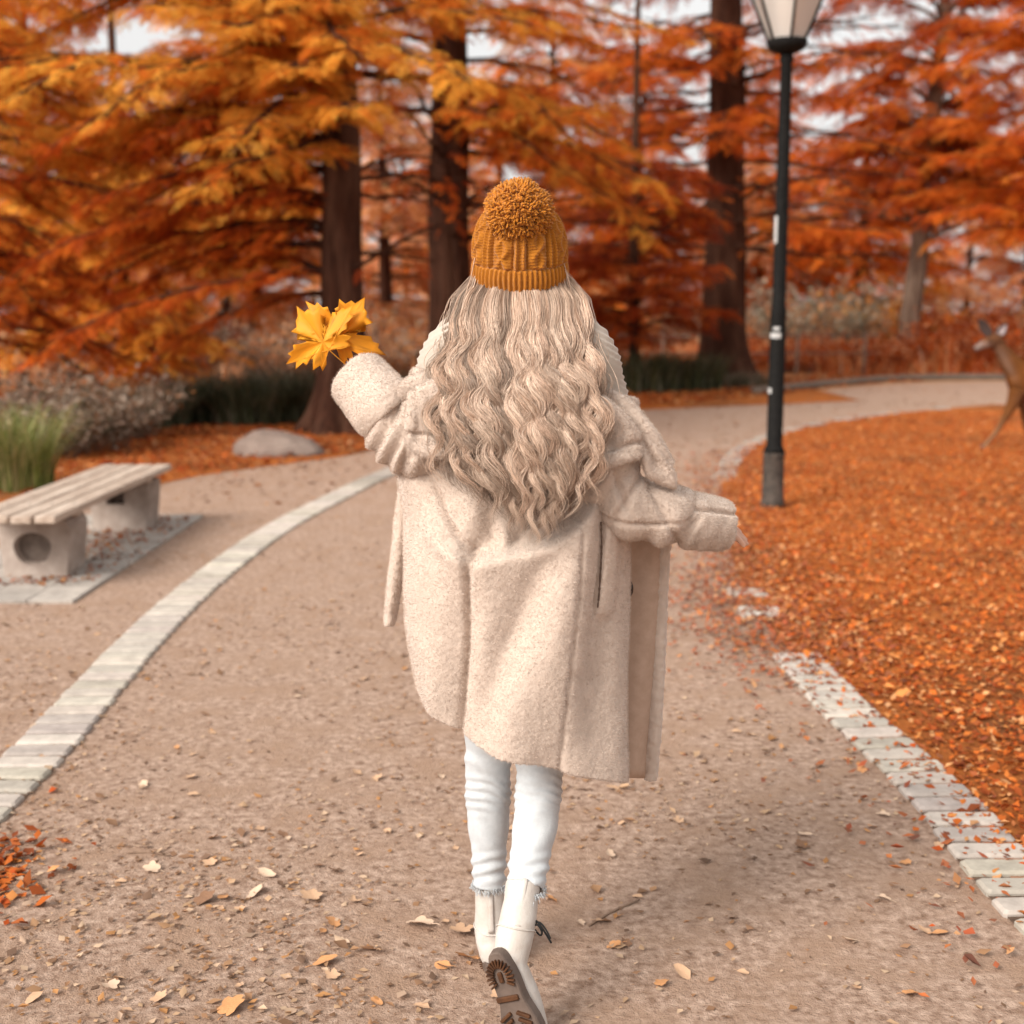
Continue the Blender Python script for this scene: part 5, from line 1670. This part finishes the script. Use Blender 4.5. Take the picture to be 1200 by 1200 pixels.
# visible locks; tone spread carries painted highlight and shade besides blonde variation
wph = lambda s: 4.6 * s + 2.2 * noise.noise(Vector((s * 2.3, 4.2, 0))) + 1.0
nl = 66
for k in range(nl):
    s = -1 + 2 * (k + hr.uniform(.2, .8)) / nl
    ends = np.interp(s, [-1, -.75, -.45, -.1, .25, .55, .85, 1], [545, 585, 615, 632, 640, 632, 606, 585]) + hr.uniform(-46, 6)
    lock(s, hr.uniform(-.006, .020), ends, hr.uniform(6.5, 10.5), hr.uniform(50, 72), wph(s) + hr.normal(0, .58), int(hr.integers(130, 200)), hr.uniform(.0075, .0135), hr.choice([.55, .70, .84, .95, 1.05]),
         y0=hr.uniform(312, 320), drift=hr.normal(0, 6))
# loose outer curls, some shorter
for k in range(30):
    s = hr.uniform(-1, 1)
    lock(s, hr.uniform(-.016, -.004), hr.uniform(500, 622), hr.uniform(7, 11), hr.uniform(55, 63), wph(s) + hr.normal(0, .5), int(hr.integers(26, 46)), hr.uniform(.0035, .0085), hr.uniform(.95, 1.15), y0=hr.uniform(312, 320), drift=hr.normal(0, 9))
# fly-aways
for k in range(70):
    s = hr.choice([-1, 1]) * hr.uniform(.85, 1.12)
    lock(s, hr.uniform(0, .03), hr.uniform(400, 600), hr.uniform(3, 10), hr.uniform(50, 90), hr.uniform(0, 6), 1, .002, 1.0, y0=hr.uniform(312, 322), drift=hr.normal(0, 10))
# hair over the ears and beside the face
for sd in (-1, 1):
    for k in range(12):
        a = k / 11
        t_ = np.linspace(0, 1, M)
        root = HC + np.array((sd * (.080 - .008 * a), -.04 + .105 * a, .012))
        endp = P(607 + sd * (80 - 6 * a), 470 + 60 * hr.random(), 2.66 + .12 * a)
        base = root[None] * (1 - t_)[:, None] + endp[None] * t_[:, None]
        base[:, 0] += sd * .006 * np.sin(t_ * 3.14) + .012 * t_ * np.sin(t_ * 16 + k)
        n = 26
        off = hr.normal(0, .0065, (n, 1, 3)) * np.linspace(1, .7, M)[None, :, None]
        strand_batch(base[None] + off, np.full((n, M), .001), BL[hr.integers(0, len(BL), n)] * hr.uniform(.75, 1.05, (n, 1)))
# scalp cap under the brim
capV, capF = ellipsoid(HC + (0, .0, -.01), (.094, .100, .085), nu=40, nv=24)
keepF = [q for q in capF if all(not (capV[i][1] > 2.80 and capV[i][2] < HC[2] + .02) for i in q)]
n_cap = len(capV)
Hv = np.concatenate(strV + [capV]); Hf = np.concatenate(strF + [np.array(keepF) + hn[0]]); Hc = np.concatenate(strC + [np.tile(BL[1] * .7, (n_cap, 1))])
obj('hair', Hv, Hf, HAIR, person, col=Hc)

# ------------------------------------------------------------------ maple leaves in the left hand
half = [(0, .02), (.13, -.06), (.25, -.15), (.40, -.20), (.37, -.08), (.53, -.07), (.42, .05), (.36, .10), (.48, .11), (.58, .10), (.62, .19), (.86, .21), (.76, .30), (.97, .42), (.76, .44),
        (.74, .54), (.60, .49), (.52, .56), (.40, .47), (.27, .43), (.26, .54), (.38, .58), (.32, .68), (.40, .80), (.24, .80), (.20, .92), (.10, .94), (0, 1.16)]
def maple(c, size, rot, normal, stalk_to, name, label, cols, seed):
    o = [(x, y) for x, y in half] + [(-x * .97, y * 1.02) for x, y in half[::-1][1:-1]]
    o = np.array(o) * size / 1.5
    rj = np.random.default_rng(seed); o = o + rj.normal(0, .0010, o.shape)
    cen = np.array((0, .22)) * size / 1.5
    n = len(o); V = [(cen[0], cen[1])]
    fr = (.22, .45, .7, .88, 1.0)
    for f_ in fr: V += [tuple(cen + (p - cen) * f_) for p in o]
    V = np.array(V)
    F = [(0, 1 + j, 1 + (j + 1) % n) for j in range(n)]
    for k in range(len(fr) - 1):
        for j in range(n):
            q = (j + 1) % n; F.append((1 + k * n + j, 1 + (k + 1) * n + j, 1 + (k + 1) * n + q, 1 + k * n + q))
    rr_ = np.hypot(V[:, 0] - cen[0], V[:, 1] - cen[1]); an = np.arctan2(V[:, 1] - cen[1], V[:, 0] - cen[0])
    z = .010 * np.cos(an * 5 + .6) * (rr_ / size * 2.2) - .9 * rr_ ** 2 / size * .35 + .004 * np.array([noise.noise(Vector((v[0] * 40 + seed, v[1] * 40, 0))) for v in V])
    nn = unit(normal); up = unit(np.array((0, 0, 1.)) - nn * nn[2]); sx = np.cross(up, nn)
    ca, sa = math.cos(rot), math.sin(rot)
    ex, ey = sx * ca + up * sa, -sx * sa + up * ca
    tf = lambda a, b, h: c + ex * a + ey * b + nn * h
    Wf = np.array([tf(a, b - cen[1], h) for (a, b), h in zip(V, z)])
    Wb = Wf - nn * .0004
    n2 = len(Wf)
    ring = [1 + (len(fr) - 1) * n + j for j in range(n)]
    FF = F + [tuple(n2 + i for i in f_[::-1]) for f_ in F] + [(ring[j], n2 + ring[j], n2 + ring[(j + 1) % n], ring[(j + 1) % n]) for j in range(n)]
    t = thing(name, label, 'leaf', c, 'maple leaves held in the left hand')
    col = np.array(cols)[None] * (1 + .18 * fnoise(Wf, 60, seed) + .10 * fnoise(Wf, 180, seed + 1))[:, None]
    sp_ = np.clip((fnoise(Wf, 95, seed + 2) - .28) * 4, 0, 1)[:, None] * .55 + (np.clip(rr_ / rr_.max() - .72, 0, 1) * 1.1)[:, None] * .5
    col = col * (1 - sp_) + np.array((.42, .15, .02)) * sp_
    obj('blade', np.concatenate([Wf, Wb]), FF, FOLLEAF, t, smooth=True, col=np.concatenate([col, col]))
    vb = MB()
    b0 = np.array((0, .02)) * size / 1.5
    for tip in (np.array((0, 1.1)), np.array((.9, .40)), np.array((-.88, .40)), np.array((.40, -.17)), np.array((-.39, -.17))):
        tp_ = tip * size / 1.5
        pts = []
        for f_ in np.linspace(0, .94, 8):
            q = b0 + (tp_ - b0) * f_
            i = int(np.argmin(((V - q) ** 2).sum(1)))
            pts.append(tf(q[0], q[1] - cen[1], z[i] + .0012))
        vb.add(*tube(pts, np.linspace(.0008, .0003, 8), 5))
    p0 = tf(b0[0], b0[1] - cen[1], 0)
    vb.add(*tube([p0, p0 * .5 + stalk_to * .5 + np.array((0, .004, -.004)), stalk_to], [.0012, .0011, .0014], 6, 14))
    vb.build('stalk', mat('leaf_vein', (.72, .32, .03), rough=.7), t)
    return t
FOLLEAF = tint_mat('maple_leaf_skin', rough=.55, trans=.35, spec=.3)
pinch = P(424, 440, 2.865)
maple(P(398, 393, 2.845), .168, R(-34), (.15, -1, .10), pinch, 'maple_leaf', 'larger golden maple leaf at the right of the pair held up by the sleeve', (.80, .34, .018), 3)
maple(P(378, 401, 2.830), .164, R(40), (-.10, -1, .05), pinch, 'maple_leaf', 'golden maple leaf at the left of the pair overlapping its twin', (.82, .36, .02), 8)
# ================================================================== deer walking in from the right
dp = G(1190, 525); dp[2] = 0
YD = dp[1]
DS = 1500.0 / 14.6
deer = thing('deer', 'brown doe walking in from the right edge over the leaf lawn, head raised', 'deer', dp)
def D_(px, py, dy=0): return P(px, py, YD + dy)
ns = lambda px: px / 103.0
dpt = []
# trunk: chest deep, belly drawn up
dpt.append(tube([D_(1182, 450), D_(1196, 446), D_(1222, 446), D_(1258, 444), D_(1290, 441), D_(1312, 440), D_(1326, 446)], [ns(10), ns(20), ns(23), ns(22), ns(20), ns(20), ns(10)], 24, 40, flat=(.72, 1.0), up=(0, 0, 1)))
# neck and head
dpt.append(tube([D_(1198, 440), D_(1186, 428), D_(1177, 415), D_(1170, 404), D_(1166, 398)], [ns(17), ns(13), ns(9.5), ns(7.5), ns(7)], 18, 26, flat=(.75, 1), up=(1, 0, .6)))
dpt.append(tube([D_(1174, 398), D_(1166, 399), D_(1157, 402), D_(1149, 406), D_(1142, 409)], [ns(6), ns(8.2), ns(6.8), ns(4.6), ns(3.4)], 18, 24, flat=(.85, 1), up=(0, 0, 1)))
# legs: near fore reaching forward, far fore back, hinds behind the frame edge
legs = [([(1192, 458, -.07), (1186, 474, -.08), (1176, 492, -.08), (1166, 508, -.08), (1158, 517, -.08), (1153, 524, -.08)], [10, 7, 4.2, 2.6, 2.5, 2.8]),
        ([(1200, 460, .09), (1202, 478, .09), (1202, 496, .09), (1206, 510, .09), (1211, 519, .09), (1210, 524, .09)], [10, 7, 4, 2.6, 2.5, 2.8]),
        ([(1306, 450, -.08), (1300, 470, -.09), (1303, 484, -.09), (1312, 498, -.09), (1308, 512, -.09), (1304, 525, -.09)], [17, 12, 6.5, 3.6, 2.8, 3]),
        ([(1314, 450, .10), (1316, 470, .10), (1322, 484, .10), (1334, 497, .10), (1334, 510, .10), (1332, 524, .10)], [17, 12, 6.5, 3.6, 2.8, 3])]
for pts, rr_ in legs:
    dpt.append(tube([D_(*p) for p in pts], [ns(r) for r in rr_], 14, 30))
dpt.append(tube([D_(1326, 438), D_(1334, 446), D_(1337, 458)], [ns(4), ns(4), ns(2)], 10, 12))
dv, dn, df = fused(*join(*dpt), .009, 5)
qx, qy = proj(dv)
fur = np.tile(np.array((.12, .044, .013)), (len(dv), 1)) * (1 + .25 * fnoise(dv, 9, 2) + .15 * fnoise(dv, 45, 3))[:, None]
def blend(mask, c):
    global fur
    fur = fur * (1 - mask[:, None]) + np.array(c) * mask[:, None]
blend(sig((1150 - qx) / 1.5) * sig((416 - qy) / 3) * .55, (.26, .23, .22))          # pale muzzle
blend(np.exp(-((qx - 1155) / 7) ** 2 - ((qy - 404) / 4) ** 2) * .3, (.36, .32, .31))
blend(sig((1141 - qx) / 1.0) * sig((412 - qy) / 2), (.03, .025, .025))              # nose
blend(np.exp(-((qx - 1172 - (qy - 410) * .50) / 5) ** 2) * sig((qy - 408) / 3) * sig((440 - qy) / 5) * .35, (.30, .22, .17))
blend(sig((qy - 464) / 3) * sig((qx - 1205) / 6) * sig((478 - qy) / 4) * .5, (.42, .34, .28))
blend(sig((qy - 500) / 8) * .45, (.34, .21, .13))
blend(sig((430 - qy) / 4) * sig((qx - 1160) / 3) * sig((1185 - qx) / 4) * .5, (.07, .04, .03))
FUR = tint_mat('deer_fur', rough=1.0, trans=0, spec=.02)
obj('body', dv, df, FUR, deer, col=fur)
EARO = mat('ear_dark', (.055, .035, .03), rough=.95); EARI = mat('ear_inner', (.34, .28, .28), rough=.95)
for tip, base, dy in (((1147, 373), (1162, 396), -.03), ((1180, 379), (1168, 396), .03)):
    a, b = D_(*base, dy), D_(*tip, dy * 1.5)
    ax = b - a; Ln = np.linalg.norm(ax); ax = ax / Ln; sd = unit(np.cross(ax, (0, 1, 0)))
    prof = [(0, .25), (.2, .75), (.45, 1), (.7, .85), (.9, .4), (1, .02)]
    def ear(sc, off):
        V, F = [], []
        for s, w_ in prof:
            for k in range(9):
                u = -1 + k / 4
                V.append(a + ax * Ln * s * (1 if sc == 1 else .92) + sd * u * w_ * .062 * sc + np.array((0, 1, 0)) * ((1 - u * u) * w_ * .022 + off))
        nV = len(V)
        for v in list(V): V.append(v + np.array((0, .006, 0)))
        for q in grid_faces(len(prof), 9): F.append(q); F.append(tuple(nV + i for i in q[::-1]))
        m_ = len(prof)
        bd = list(range(9)) + [i * 9 + 8 for i in range(1, m_)] + [(m_ - 1) * 9 + k for k in range(7, -1, -1)] + [i * 9 for i in range(m_ - 2, 0, -1)]
        for p_, q_ in zip(bd, bd[1:] + bd[:1]): F.append((q_, p_, nV + p_, nV + q_))
        return V, F
    e = obj('ear', *ear(1, 0), EARO, deer)
    if dy > 0: obj('inner_ear', *ear(.62, -.004), EARI, e)
for dy in (-.062, .062):
    obj('eye', *ellipsoid(D_(1160, 399, dy), (.016, .012, .014), nu=12, nv=8), mat('deer_eye', (.012, .008, .006), rough=.15, spec=.6), deer)
for pts, rr_ in legs:
    p = D_(*pts[-1])
    obj('hoof', *box(p + (-.015, 0, -.0), (.062, .05, .05), .012, taper=(.75, .8)), mat('hoof', (.09, .06, .05), rough=.6), deer)
